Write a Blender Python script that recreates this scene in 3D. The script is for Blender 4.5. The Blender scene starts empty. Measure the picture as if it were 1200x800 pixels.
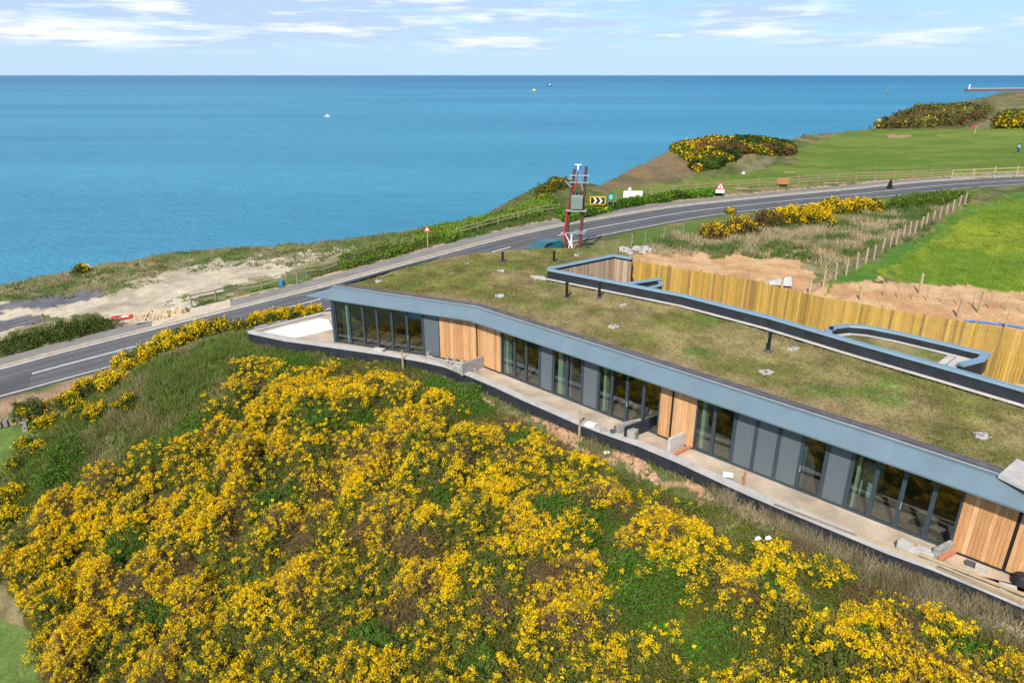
import bpy, math, random
import numpy as np
from mathutils import Vector
R=math.radians
rng=np.random.default_rng(7); random.seed(5)
S=bpy.context.scene
# ------------------------------------------------------------------ camera
H=16.0; FPX=800.0; PITCH=math.atan(312/800.0)
sp,cp=math.sin(PITCH),math.cos(PITCH)
cam=bpy.data.objects.new('camera',bpy.data.cameras.new('camera')); S.collection.objects.link(cam); S.camera=cam
cam.location=(0,0,H); cam.rotation_euler=(math.pi/2-PITCH,0,0)
cam.data.sensor_width=36; cam.data.lens=24; cam.data.clip_start=.5; cam.data.clip_end=300000
# ------------------------------------------------------------------ sun, sky, exposure
SUN_EL=43.0; SUN_AZ=198.0
S.view_settings.view_transform='Standard'; S.view_settings.look='None'; S.view_settings.gamma=1
S.view_settings.use_curve_mapping=False; S.view_settings.exposure=0.5
SKY_STR=0.085; SUN_STR=4.2
sl=bpy.data.lights.new('sun','SUN'); sl.energy=SUN_STR; sl.angle=R(.5); sl.color=(1,.95,.87)
so=bpy.data.objects.new('sun',sl); S.collection.objects.link(so)
sd=Vector((math.sin(R(SUN_AZ))*math.cos(R(SUN_EL)),math.cos(R(SUN_AZ))*math.cos(R(SUN_EL)),math.sin(R(SUN_EL))))
so.rotation_euler=sd.to_track_quat('Z','Y').to_euler(); so.location=(0,0,60)
W=bpy.data.worlds.new('World'); S.world=W; W.use_nodes=True
nt=W.node_tree; N=nt.nodes; L=nt.links; N.clear()
def wn(t,**k):
    n=N.new(t)
    for a,b in k.items(): setattr(n,a,b)
    return n
sky=wn('ShaderNodeTexSky',sky_type='NISHITA'); sky.sun_disc=False; sky.sun_elevation=R(SUN_EL); sky.sun_rotation=R(SUN_AZ)
sky.air_density=1.0; sky.dust_density=.3; sky.ozone_density=2.5; sky.altitude=50
tc=wn('ShaderNodeTexCoord'); sep=wn('ShaderNodeSeparateXYZ'); L.new(tc.outputs['Generated'],sep.inputs[0])
def wm(op,a,b=None,c=None,clamp=False):
    n=wn('ShaderNodeMath',operation=op); n.use_clamp=clamp
    for i,v in enumerate((a,b,c)):
        if v is None: continue
        if isinstance(v,(int,float)): n.inputs[i].default_value=v
        else: L.new(v,n.inputs[i])
    return n.outputs[0]
az=wm('ARCTAN2',sep.outputs[0],sep.outputs[1])
el=wm('MULTIPLY',wm('ARCSINE',sep.outputs[2]),57.29578)      # elevation in degrees
cb=wn('ShaderNodeCombineXYZ'); L.new(wm('MULTIPLY',az,3.6),cb.inputs[0]); L.new(wm('MULTIPLY',el,.62),cb.inputs[1])
n1=wn('ShaderNodeTexNoise'); n1.inputs['Scale'].default_value=1.25; n1.inputs['Detail'].default_value=9; n1.inputs['Roughness'].default_value=.58; n1.inputs['Distortion'].default_value=.25
L.new(cb.outputs[0],n1.inputs['Vector'])
cb2=wn('ShaderNodeCombineXYZ'); L.new(wm('MULTIPLY',az,6.5),cb2.inputs[0]); L.new(wm('MULTIPLY',el,1.15),cb2.inputs[1]); cb2.inputs[2].default_value=4.3
n2=wn('ShaderNodeTexNoise'); n2.inputs['Scale'].default_value=1.3; n2.inputs['Detail'].default_value=8; n2.inputs['Roughness'].default_value=.6
L.new(cb2.outputs[0],n2.inputs['Vector'])
# more cloud to the west (left), a band a few degrees above the horizon
leftness=wm('MULTIPLY_ADD',az,-.12,.045)
lowcut=wn('ShaderNodeMapRange'); lowcut.inputs[1].default_value=1.2; lowcut.inputs[2].default_value=2.4; lowcut.interpolation_type='SMOOTHSTEP'; L.new(el,lowcut.inputs[0])
cov=wm('ADD',n1.outputs[0],leftness)
mr=wn('ShaderNodeMapRange'); mr.inputs[1].default_value=.42; mr.inputs[2].default_value=.64; mr.interpolation_type='SMOOTHSTEP'; L.new(cov,mr.inputs[0])
mask=wm('MULTIPLY',wm('MULTIPLY',mr.outputs[0],lowcut.outputs[0]),.82)
cr=wn('ShaderNodeValToRGB'); L.new(n2.outputs[0],cr.inputs[0])
cr.color_ramp.elements[0].position=.47; cr.color_ramp.elements[0].color=(4.7,5.9,7.9,1)
cr.color_ramp.elements[1].position=.60; cr.color_ramp.elements[1].color=(9.2,9.3,9.5,1)
tint=wn('ShaderNodeMix',data_type='RGBA',blend_type='MULTIPLY'); tint.inputs['Factor'].default_value=1
hz=wn('ShaderNodeMapRange'); hz.inputs[1].default_value=0.0; hz.inputs[2].default_value=9.0; hz.inputs[3].default_value=.92; hz.inputs[4].default_value=0.0; L.new(el,hz.inputs[0])
hzm=wn('ShaderNodeMix',data_type='RGBA'); L.new(hz.outputs[0],hzm.inputs['Factor']); L.new(sky.outputs[0],hzm.inputs['A']); hzm.inputs['B'].default_value=(7.2,7.7,7.3,1)
L.new(hzm.outputs['Result'],tint.inputs['A']); tint.inputs['B'].default_value=(.66,.86,1.16,1)
mx=wn('ShaderNodeMix',data_type='RGBA'); L.new(mask,mx.inputs['Factor']); L.new(tint.outputs['Result'],mx.inputs['A']); L.new(cr.outputs[0],mx.inputs['B'])
bg=wn('ShaderNodeBackground'); bg.inputs[1].default_value=SKY_STR; L.new(mx.outputs['Result'],bg.inputs[0])
wo=wn('ShaderNodeOutputWorld'); L.new(bg.outputs[0],wo.inputs[0])
# ------------------------------------------------------------------ projection helpers (photo of 1200x800)
def P(u,v,z=0.0):
    dx=(u-600)/FPX; dy=(400-v)/FPX; t=(H-z)/(sp-dy*cp)
    return (dx*t,(cp+dy*sp)*t,z)
def proj(x,y,z):
    d=y*cp-(z-H)*sp; up=y*sp+(z-H)*cp
    d=np.where(d<.5,.5,d)
    return 600+FPX*x/d,400-FPX*up/d
# ------------------------------------------------------------------ numpy noise
def _h(i,j,s):
    a=(i*374761393+j*668265263+s*1442695041)&0xffffffff
    a=((a^(a>>13))*1274126177)&0xffffffff
    return ((a^(a>>16))&0xffff)/65535.0
def vnoise(x,y,s=0):
    x=np.asarray(x,float); y=np.asarray(y,float)
    i=np.floor(x).astype(np.int64); j=np.floor(y).astype(np.int64); fx=x-i; fy=y-j
    fx=fx*fx*(3-2*fx); fy=fy*fy*(3-2*fy)
    return (_h(i,j,s)*(1-fx)+_h(i+1,j,s)*fx)*(1-fy)+(_h(i,j+1,s)*(1-fx)+_h(i+1,j+1,s)*fx)*fy
def fbm(x,y,sc,o=4,s=0):
    r=0;a=.5;t=0
    for k in range(o):
        r=r+a*vnoise(np.asarray(x)/sc*2**k+17*k,np.asarray(y)/sc*2**k-9*k,s+k); t+=a; a*=.55
    return r/t
def inpoly(u,v,poly):
    u=np.asarray(u);v=np.asarray(v); c=np.zeros(u.shape,bool); n=len(poly); j=n-1
    for i in range(n):
        xi,yi=poly[i];xj,yj=poly[j]
        if yi!=yj:
            m=((yi>v)!=(yj>v))&(u<(xj-xi)*(v-yi)/(yj-yi)+xi); c^=m
        j=i
    return c
def sdist(x,y,pts):
    """distance to a polyline, param along it and interpolated index"""
    x=np.asarray(x,float);y=np.asarray(y,float); best=np.full(x.shape,1e9); par=np.zeros(x.shape); sgn=np.zeros(x.shape)
    for i in range(len(pts)-1):
        ax,ay=pts[i][:2];bx,by=pts[i+1][:2]; dx,dy=bx-ax,by-ay; l2=dx*dx+dy*dy
        t=np.clip(((x-ax)*dx+(y-ay)*dy)/l2,0,1); ex=x-ax-t*dx; ey=y-ay-t*dy; d=np.sqrt(ex*ex+ey*ey)
        m=d<best; best=np.where(m,d,best); par=np.where(m,i+t,par); sgn=np.where(m,np.sign(dx*(y-ay)-dy*(x-ax)),sgn)
    return best,par,sgn
def sstep(a,b,x):
    t=np.clip((x-a)/(b-a),0,1); return t*t*(3-2*t)
# ------------------------------------------------------------------ object helpers
def link(o,parent=None):
    S.collection.objects.link(o)
    if parent is not None: o.parent=parent
    return o
def tag(o,label=None,cat=None,group=None,kind=None):
    if label: o['label']=label
    if cat: o['category']=cat
    if group: o['group']=group
    if kind: o['kind']=kind
    return o
def empty(name,loc,label,cat,group=None,rz=0):
    o=bpy.data.objects.new(name,None); o.location=loc; o.rotation_euler=(0,0,rz); o.empty_display_size=.3
    link(o); return tag(o,label,cat,group)
class MB:
    def __init__(s): s.v=[];s.f=[];s.c=[];s.m=[]
    def add(s,vs,fs,col=(1,1,1),mi=0):
        n=len(s.v); s.v+=[tuple(a) for a in vs]; s.c+=[col]*len(vs)
        for f in fs: s.f.append(tuple(n+i for i in f)); s.m.append(mi)
        return s
    def box(s,c,d,rz=0,col=(1,1,1),mi=0,M=None):
        x,y,z=d[0]/2,d[1]/2,d[2]/2; ca,sa=math.cos(rz),math.sin(rz); vs=[]
        for a in (-1,1):
            for b in (-1,1):
                for e in (-1,1):
                    px,py,pz=a*x,b*y,e*z
                    vs.append((c[0]+px*ca-py*sa,c[1]+px*sa+py*ca,c[2]+pz))
        return s.add(vs,[(0,1,3,2),(4,6,7,5),(0,4,5,1),(2,3,7,6),(0,2,6,4),(1,5,7,3)],col,mi)
    def beam(s,a,b,w,h,col=(1,1,1),mi=0,up=(0,0,1)):
        a=Vector(a);b=Vector(b); d=(b-a).normalized(); U=Vector(up)
        if abs(d.dot(U))>.98: U=Vector((1,0,0))
        r=d.cross(U).normalized(); U=r.cross(d)
        vs=[]
        for p in (a,b):
            for i,j in ((-1,-1),(1,-1),(1,1),(-1,1)): vs.append(p+r*i*w/2+U*j*h/2)
        return s.add(vs,[(3,2,1,0),(4,5,6,7),(0,1,5,4),(1,2,6,5),(2,3,7,6),(3,0,4,7)],col,mi)
    def tube(s,a,b,r0,r1=None,n=10,col=(1,1,1),mi=0):
        r1=r0 if r1 is None else r1
        a=Vector(a);b=Vector(b); d=(b-a).normalized(); U=Vector((0,0,1)) if abs(d.z)<.95 else Vector((1,0,0))
        r=d.cross(U).normalized(); U=r.cross(d); vs=[]
        for p,q in ((a,r0),(b,r1)):
            for k in range(n):
                t=2*math.pi*k/n; vs.append(p+(r*math.cos(t)+U*math.sin(t))*q)
        fs=[(k,(k+1)%n,n+(k+1)%n,n+k) for k in range(n)]+[tuple(range(n))[::-1],tuple(range(n,2*n))]
        return s.add(vs,fs,col,mi)
    def prism(s,poly,z0,z1,col=(1,1,1),mi=0):
        n=len(poly); vs=[(p[0],p[1],z0) for p in poly]+[(p[0],p[1],z1) for p in poly]
        return s.add(vs,[tuple(range(n))[::-1],tuple(range(n,2*n))]+[(k,(k+1)%n,n+(k+1)%n,n+k) for k in range(n)],col,mi)
    def sweep(s,path,prof,col=(1,1,1),mi=0,closed=False):
        """profile (offset to the left normal, z) swept along a plan polyline"""
        n=len(path);k=len(prof);vs=[]
        for i in range(n):
            p=Vector(path[i][:2]); z=path[i][2] if len(path[i])>2 else 0
            ds=[]
            if i>0: ds.append((p-Vector(path[i-1][:2])).normalized())
            if i<n-1: ds.append((Vector(path[i+1][:2])-p).normalized())
            d=ds[0] if len(ds)==1 else (ds[0]+ds[1]).normalized()
            m=1.0/max(.5,d.dot(ds[0])); nn=Vector((-d.y,d.x))*m
            for o,h in prof: vs.append((p.x+nn.x*o,p.y+nn.y*o,z+h))
        fs=[]
        for i in range(n-1):
            for j in range(k if closed else k-1):
                a=i*k+j;b=i*k+(j+1)%k; fs.append((a,b,b+k,a+k))
        if closed: fs+=[tuple(range(k))[::-1],tuple(range((n-1)*k,n*k))]
        return s.add(vs,fs,col,mi)
    def build(s,name,mats,parent=None,origin=None,smooth=False,bevel=0):
        me=bpy.data.meshes.new(name); vs=s.v
        if origin is not None: vs=[(a-origin[0],b-origin[1],c-origin[2]) for a,b,c in s.v]
        me.from_pydata(vs,[],s.f); me.validate()
        if not isinstance(mats,(list,tuple)): mats=[mats]
        for m in mats: me.materials.append(m)
        if len(mats)>1 and len(me.polygons)==len(s.m): me.polygons.foreach_set('material_index',s.m)
        ca=me.color_attributes.new('Col','FLOAT_COLOR','POINT')
        ca.data.foreach_set('color',np.array([tuple(c)+(1,) for c in s.c],dtype=np.float32).ravel())
        if smooth: me.polygons.foreach_set('use_smooth',[True]*len(me.polygons))
        o=bpy.data.objects.new(name,me); link(o,parent)
        if origin is not None: o.location=origin
        if bevel:
            b=o.modifiers.new('bevel','BEVEL'); b.width=bevel; b.segments=2; b.limit_method='ANGLE'
        return o
def bigmesh(name,V,F,C,mats,parent=None,mi=None,smooth=False,origin=None):
    """numpy mesh; F is (n,3) or (n,4)"""
    me=bpy.data.meshes.new(name); V=np.asarray(V,np.float32); F=np.asarray(F,np.int32); k=F.shape[1]
    if origin is not None: V=V-np.array(origin,np.float32)
    me.vertices.add(len(V)); me.vertices.foreach_set('co',V.ravel())
    me.loops.add(F.size); me.loops.foreach_set('vertex_index',F.ravel())
    me.polygons.add(len(F)); me.polygons.foreach_set('loop_start',np.arange(0,F.size,k,dtype=np.int32)); me.polygons.foreach_set('loop_total',np.full(len(F),k,np.int32))
    if mi is not None: me.polygons.foreach_set('material_index',np.asarray(mi,np.int32))
    if smooth: me.polygons.foreach_set('use_smooth',np.ones(len(F),bool))
    me.update()
    C=np.asarray(C,np.float32)
    ca=me.color_attributes.new('Col','FLOAT_COLOR','POINT'); ca.data.foreach_set('color',np.hstack([C,np.ones((len(C),1),np.float32)]).ravel())
    for m in (mats if isinstance(mats,(list,tuple)) else [mats]): me.materials.append(m)
    o=bpy.data.objects.new(name,me); link(o,parent)
    if origin is not None: o.location=origin
    return o
# ------------------------------------------------------------------ materials
def mat(name,col=None,rough=.7,attr=False,nscale=3.,namt=.25,bump=.0,bscale=20.,metal=0.,spec=.3,detail=4,trans=0,stretch=(1,1,1),fine=None):
    m=bpy.data.materials.new(name); m.use_nodes=True; t=m.node_tree; n=t.nodes; l=t.links
    b=n['Principled BSDF']; b.inputs['Roughness'].default_value=rough; b.inputs['Metallic'].default_value=metal
    b.inputs['Specular IOR Level'].default_value=spec
    geo=n.new('ShaderNodeNewGeometry'); mp=n.new('ShaderNodeMapping'); l.new(geo.outputs['Position'],mp.inputs[0]); mp.inputs['Scale'].default_value=stretch
    nz=n.new('ShaderNodeTexNoise'); nz.inputs['Scale'].default_value=nscale; nz.inputs['Detail'].default_value=detail; nz.inputs['Roughness'].default_value=.62; l.new(mp.outputs[0],nz.inputs['Vector'])
    if attr:
        a=n.new('ShaderNodeAttribute'); a.attribute_name='Col'; base=a.outputs['Color']
    else:
        rgb=n.new('ShaderNodeRGB'); rgb.outputs[0].default_value=tuple(col)+(1,); base=rgb.outputs[0]
    mr=n.new('ShaderNodeMapRange'); mr.inputs[1].default_value=.25; mr.inputs[2].default_value=.75; mr.inputs[3].default_value=1-namt; mr.inputs[4].default_value=1+namt; l.new(nz.outputs[0],mr.inputs[0])
    vm=n.new('ShaderNodeVectorMath'); vm.operation='SCALE'; l.new(base,vm.inputs[0]); l.new(mr.outputs[0],vm.inputs['Scale'])
    out=vm.outputs[0]
    if fine:
        f=n.new('ShaderNodeTexNoise'); f.inputs['Scale'].default_value=fine[0]; f.inputs['Detail'].default_value=3; f.inputs['Roughness'].default_value=.7; l.new(mp.outputs[0],f.inputs['Vector'])
        m2=n.new('ShaderNodeMapRange'); m2.inputs[1].default_value=.3; m2.inputs[2].default_value=.7; m2.inputs[3].default_value=1-fine[1]; m2.inputs[4].default_value=1+fine[1]; l.new(f.outputs[0],m2.inputs[0])
        v2=n.new('ShaderNodeVectorMath'); v2.operation='SCALE'; l.new(out,v2.inputs[0]); l.new(m2.outputs[0],v2.inputs['Scale']); out=v2.outputs[0]
    l.new(out,b.inputs['Base Color'])
    if bump:
        bn=n.new('ShaderNodeTexNoise'); bn.inputs['Scale'].default_value=bscale; bn.inputs['Detail'].default_value=4; l.new(mp.outputs[0],bn.inputs['Vector'])
        bb=n.new('ShaderNodeBump'); bb.inputs['Strength'].default_value=bump; bb.inputs['Distance'].default_value=.1; l.new(bn.outputs[0],bb.inputs['Height']); l.new(bb.outputs[0],b.inputs['Normal'])
    if trans:
        tr=n.new('ShaderNodeBsdfTranslucent'); l.new(out,tr.inputs[0]); ms=n.new('ShaderNodeMixShader'); ms.inputs[0].default_value=trans
        l.new(b.outputs[0],ms.inputs[1]); l.new(tr.outputs[0],ms.inputs[2]); l.new(ms.outputs[0],n['Material Output'].inputs[0])
    return m
M_ground=mat('ground_cover',attr=True,rough=.95,nscale=1.1,namt=.22,bump=.9,bscale=5,spec=.1,detail=6,fine=(9,.35))
M_leaf=mat('foliage',attr=True,rough=.7,nscale=6,namt=.12,spec=.2,trans=.25)
M_asph=mat('asphalt',(.088,.088,.088),.85,nscale=.22,namt=.26,bump=.2,bscale=40,detail=8,fine=(5,.14))
M_path=mat('footpath_tarmac',(.19,.175,.165),.9,nscale=.7,namt=.18,bump=.2,bscale=30,detail=6)
M_kerb=mat('kerb_stone',(.34,.32,.29),.85,nscale=2,namt=.2)
M_white=mat('white_paint',(.72,.72,.70),.6,nscale=8,namt=.12); M_line=mat('worn_line_paint',(.60,.60,.58),.7,nscale=1.5,namt=.3)
M_yellow=mat('worn_yellow_paint',(.42,.32,.17),.7,nscale=3,namt=.25)
M_fascia=mat('blue_grey_metal',(.13,.185,.215),.35,nscale=.9,namt=.09,spec=.5,metal=.15,detail=3)
M_coping=mat('blue_coping',(.17,.26,.32),.4,nscale=1,namt=.08,spec=.5)
M_frame=mat('window_frame_grey',(.033,.05,.062),.4,nscale=3,namt=.06,spec=.5)
M_dark=mat('dark_membrane',(.02,.023,.03),.55,nscale=1.5,namt=.45,bump=.5,bscale=3,spec=.4,detail=6)
M_felt=mat('roof_felt',(.075,.075,.085),.8,nscale=2,namt=.3,bump=.3,bscale=6)
M_conc=mat('pale_concrete',(.44,.415,.38),.85,nscale=1.2,namt=.2,bump=.3,bscale=12,detail=6,fine=(8,.12))
M_par=mat('parapet_board',(.40,.385,.36),.75,nscale=1.6,namt=.22,bump=.25,bscale=9,detail=6)
M_slab=mat('dusty_slab',(.40,.32,.235),.9,nscale=.7,namt=.42,bump=.3,bscale=10,detail=7)
M_slabw=mat('white_slab',(.74,.72,.70),.8,nscale=1,namt=.06)
M_block=mat('grey_block',(.30,.285,.26),.9,nscale=4,namt=.25,bump=.5,bscale=15)
M_brick=mat('terracotta_brick',(.46,.17,.09),.9,nscale=6,namt=.2)
M_wood=mat('larch_boards',attr=True,rough=.7,nscale=2.2,namt=.22,stretch=(6,6,.7),bump=.25,bscale=12,detail=6)
M_post=mat('timber_post',(.30,.22,.13),.85,nscale=5,namt=.25,stretch=(2,2,.5))
M_rail=mat('pale_new_timber',(.40,.31,.18),.8,nscale=3,namt=.2)
M_old=mat('weathered_timber',(.24,.20,.15),.9,nscale=4,namt=.25)
M_greenwall=mat('pale_green_plaster',(.30,.40,.31),.8,nscale=.8,namt=.06)
M_int=mat('interior_wall',(.20,.20,.19),.9,nscale=.5,namt=.12)
M_intfl=mat('interior_floor',(.15,.115,.08),.7,nscale=1.4,namt=.55)
M_blind=mat('grey_panel',(.10,.12,.13),.35,nscale=1,namt=.06,spec=.5)
M_black=mat('black_plastic',(.015,.015,.018),.5,namt=.1)
M_red=mat('red_paint',(.50,.035,.03),.5,namt=.12)
M_rust=mat('red_brown_pole',(.12,.042,.028),.8,nscale=3,namt=.3,stretch=(3,3,.4))
M_steel=mat('galvanised_steel',(.33,.35,.36),.45,metal=.3,namt=.12)
M_grey=mat('grey_green_enamel',(.20,.27,.24),.5,namt=.1)
M_blue=mat('blue_plastic',(.03,.16,.50),.5,namt=.1)
M_green=mat('sign_green',(.0,.20,.13),.5,namt=.05)
M_signy=mat('sign_yellow',(.85,.55,.02),.5,namt=.03)
M_orange=mat('orange_board',(.42,.18,.07),.6,namt=.1)
M_rock=mat('sandy_rubble',(.55,.43,.27),.9,nscale=2.5,namt=.35,bump=.9,bscale=6,detail=6)
M_roofg=mat('sedum_roof',attr=True,rough=.95,nscale=.8,namt=.28,bump=.7,bscale=7,spec=.1,detail=7,fine=(7,.3))
M_car=mat('teal_car_paint',(.01,.09,.12),.25,namt=.03,spec=.6)
M_pier=mat('harbour_stone',(.13,.12,.13),.9,namt=.15)
M_skin=mat('skin',(.5,.3,.22),.6,namt=.05); M_navy=mat('navy_cloth',(.02,.03,.06),.9,namt=.1); M_ltblue=mat('light_blue_cloth',(.08,.38,.62),.9,namt=.1)
M_foam=mat('wake_foam',(.75,.8,.82),.6,namt=.1)
def glass_mat():
    m=bpy.data.materials.new('window_glass'); m.use_nodes=True; t=m.node_tree; n=t.nodes; l=t.links; n.remove(n['Principled BSDF'])
    tr=n.new('ShaderNodeBsdfTransparent'); tr.inputs[0].default_value=(.80,.84,.83,1)
    gl=n.new('ShaderNodeBsdfGlossy'); gl.inputs['Roughness'].default_value=.02; gl.inputs[0].default_value=(.9,.95,1,1)
    lw=n.new('ShaderNodeLayerWeight'); lw.inputs[0].default_value=.5
    pw=n.new('ShaderNodeMath'); pw.operation='POWER'; l.new(lw.outputs['Facing'],pw.inputs[0]); pw.inputs[1].default_value=4.0
    fr=n.new('ShaderNodeMath'); fr.operation='MULTIPLY_ADD'; l.new(pw.outputs[0],fr.inputs[0]); fr.inputs[1].default_value=.9; fr.inputs[2].default_value=.09
    ms=n.new('ShaderNodeMixShader'); l.new(fr.outputs[0],ms.inputs[0]); l.new(tr.outputs[0],ms.inputs[1]); l.new(gl.outputs[0],ms.inputs[2]); l.new(ms.outputs[0],n['Material Output'].inputs[0])
    return m
M_glass=glass_mat()
def sea_mat():
    m=bpy.data.materials.new('sea_water'); m.use_nodes=True; t=m.node_tree; n=t.nodes; l=t.links; b=n['Principled BSDF']
    geo=n.new('ShaderNodeNewGeometry')
    def noise(scale,sc,d=4):
        mp=n.new('ShaderNodeMapping'); mp.inputs['Scale'].default_value=scale; mp.inputs['Rotation'].default_value=(0,0,R(-6)); l.new(geo.outputs['Position'],mp.inputs[0])
        z=n.new('ShaderNodeTexNoise'); z.inputs['Scale'].default_value=sc; z.inputs['Detail'].default_value=d; z.inputs['Roughness'].default_value=.6; l.new(mp.outputs[0],z.inputs['Vector']); return z.outputs[0]
    a=noise((.12,1,1),.0045,6); c=noise((.5,1,1),.12,4)
    ad=n.new('ShaderNodeMath'); ad.operation='MULTIPLY_ADD'; l.new(c,ad.inputs[0]); ad.inputs[1].default_value=.40; l.new(a,ad.inputs[2])
    r=n.new('ShaderNodeValToRGB'); l.new(ad.outputs[0],r.inputs[0]); e=r.color_ramp.elements
    e[0].position=.52; e[0].color=(.024,.190,.305,1); e[1].position=.90; e[1].color=(.06,.292,.425,1)
    sx_=n.new('ShaderNodeSeparateXYZ'); l.new(geo.outputs['Position'],sx_.inputs[0]); dm=n.new('ShaderNodeMapRange'); l.new(sx_.outputs[1],dm.inputs[0]); dm.inputs[1].default_value=250; dm.inputs[2].default_value=6500; dm.inputs[3].default_value=0; dm.inputs[4].default_value=.85
    mxd=n.new('ShaderNodeMix'); mxd.data_type='RGBA'; l.new(dm.outputs[0],mxd.inputs['Factor']); l.new(r.outputs[0],mxd.inputs['A']); mxd.inputs['B'].default_value=(.008,.12,.25,1)   # base colour turns darker blue with distance
    l.new(mxd.outputs['Result'],b.inputs['Base Color']); b.inputs['Roughness'].default_value=.42; b.inputs['IOR'].default_value=1.33; b.inputs['Specular IOR Level'].default_value=.32
    w=noise((.7,1,1),.5,5); w2=noise((.6,1,1),2.2,3)
    mm=n.new('ShaderNodeMath'); mm.operation='MULTIPLY_ADD'; l.new(w2,mm.inputs[0]); mm.inputs[1].default_value=.3; l.new(w,mm.inputs[2])
    bb=n.new('ShaderNodeBump'); bb.inputs['Strength'].default_value=1; bb.inputs['Distance'].default_value=1.6; l.new(mm.outputs[0],bb.inputs['Height']); l.new(bb.outputs[0],b.inputs['Normal'])
    return m
M_sea=sea_mat()
# ------------------------------------------------------------------ plan geometry
SEA=-35.0
FAC=[(-11.2,40.9),(-2.14,37.44),(7.0,28.73),(12.0,23.96),(16.2,19.96),(20.5,15.86)]          # facade line (glass and cladding)
FBOT=[(-13.14,41.5),(-2.45,36.82),(7.45,27.35),(12.8,22.2),(16.6,18.35),(21,13.9)]           # fascia bottom, z 2.9
WALL=[(-17.5, 42.43), (-14.68, 41.02), (-12.45, 40.27), (-9.98, 39.4), (-7.66, 38.57), (-5.46, 37.63), (-4.01, 36.85), (-2.58, 35.62), (-1.03, 34.13), (0.58, 32.42), (1.95, 31.05), (3.22, 29.77), (4.55, 28.66), (5.8, 27.69), (7.35, 26.19), (8.95, 24.43), (9.72, 23.62), (11.11, 22.28), (12.56, 20.91), (13.47, 20.04), (14.59, 19.17), (15.62, 18.2), (16.44, 17.38), (17.97, 15.85)]
COP=[(2.4,43.31),(9.86,37.72),(13.47,33.96),(16.24,30.4),(18.68,27.5),(20.71,25.0),(27,17.2)]
def cum(path):
    s=[0]
    for i in range(len(path)-1): s.append(s[-1]+math.dist(path[i][:2],path[i+1][:2]))
    return s
def at(path,s,off=0):
    c=cum(path); i=max(k for k in range(len(path)-1) if k==0 or c[k]<=s+1e-9); i=min(i,len(path)-2)
    t=(s-c[i])/(c[i+1]-c[i]); a=path[i];b=path[i+1]; dx,dy=(b[0]-a[0])/(c[i+1]-c[i]),(b[1]-a[1])/(c[i+1]-c[i])
    return (a[0]+dx*(s-c[i])-dy*off, a[1]+dy*(s-c[i])+dx*off)
def s_at_u(path,u,z=0):
    c=cum(path); best=None
    for k in range(4001):
        s=c[-1]*k/4000; x,y=at(path,s); d=abs(float(proj(x,y,z)[0])-u)
        if best is None or d<best[0]: best=(d,s)
    return best[1]
def resample(path,step):
    c=cum(path); n=max(2,int(c[-1]/step)+1); return [at(path,c[-1]*i/(n-1)*.99999) for i in range(n)]
CLp=[(-60,466,-5),(0,448,-4.3),(47,434,-4),(179,401,-3.2),(270,376,-2.3),(365,354,-1.5),(500,316,-.2),(567,298,.3),(640,278,.8),(687,269,1),(803,248,1.3),(920,235.5,1.5),(987,229,1.6),(1029,225,1.65),(1100,217,1.8),(1200,211,2),(1300,207,2.3)]
CL0=np.array([P(*q) for q in CLp]); CL0=np.vstack([[CL0[0]+(CL0[0]-CL0[1])*4],CL0,[CL0[-1]+(CL0[-1]-CL0[-2])*6]]); CL0[-1,2]=2.6; CL0[0,2]=-6
# smooth the centreline
cc=np.r_[0,np.cumsum(np.hypot(np.diff(CL0[:,0]),np.diff(CL0[:,1])))]
ss=np.arange(0,cc[-1],1.0); CLs=np.stack([np.interp(ss,cc,CL0[:,k]) for k in range(3)],1)
ker=np.hanning(19); ker/=ker.sum(); pad=9
for k in range(3):
    e=np.r_[CLs[0,k]+(np.arange(-pad,0))*(CLs[1,k]-CLs[0,k]),CLs[:,k],CLs[-1,k]+np.arange(1,pad+1)*(CLs[-1,k]-CLs[-2,k])]; CLs[:,k]=np.convolve(e,ker,'valid')
CL=CLs[::2]
# ------------------------------------------------------------------ terrain height
EDGE=[(-700,430,-7),(-350,385,-7),(-150,352,-6.5),(0,333,-5.5),(60,322,-5),(150,303,-4.5),(250,290,-4),(330,287,-3.5),(385,281,-3),(440,275,-2.5),(500,267,-2),(545,262,-1.5),(590,237,.5),(630,217,2),(655,210,2.6),(672,213,2.4),(697,218,1.0),(720,208,1.6),(750,193,2.5),(790,173,4.2),(830,164,5),(870,161,5),(915,164,3.8),(940,158,2.8),(985,154.5,2.5),(1024,150.5,2.5),(1040,142,3.5),(1058,136,4),(1072,131,4.5),(1078,126,5),(1105,123.5,5.5),(1130,118.5,6),(1158,112.5,6.5),(1175,108,7),(1200,107.5,7),(1300,104,8),(1600,100,9)]
EW=np.array([P(*q) for q in EDGE]); E_th=np.arctan2(EW[:,0],EW[:,1]); E_r=np.hypot(EW[:,0],EW[:,1]); o_=np.argsort(E_th); E_th=E_th[o_];E_r=E_r[o_]
ctrl=[P(*q) for q in EDGE]
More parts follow.
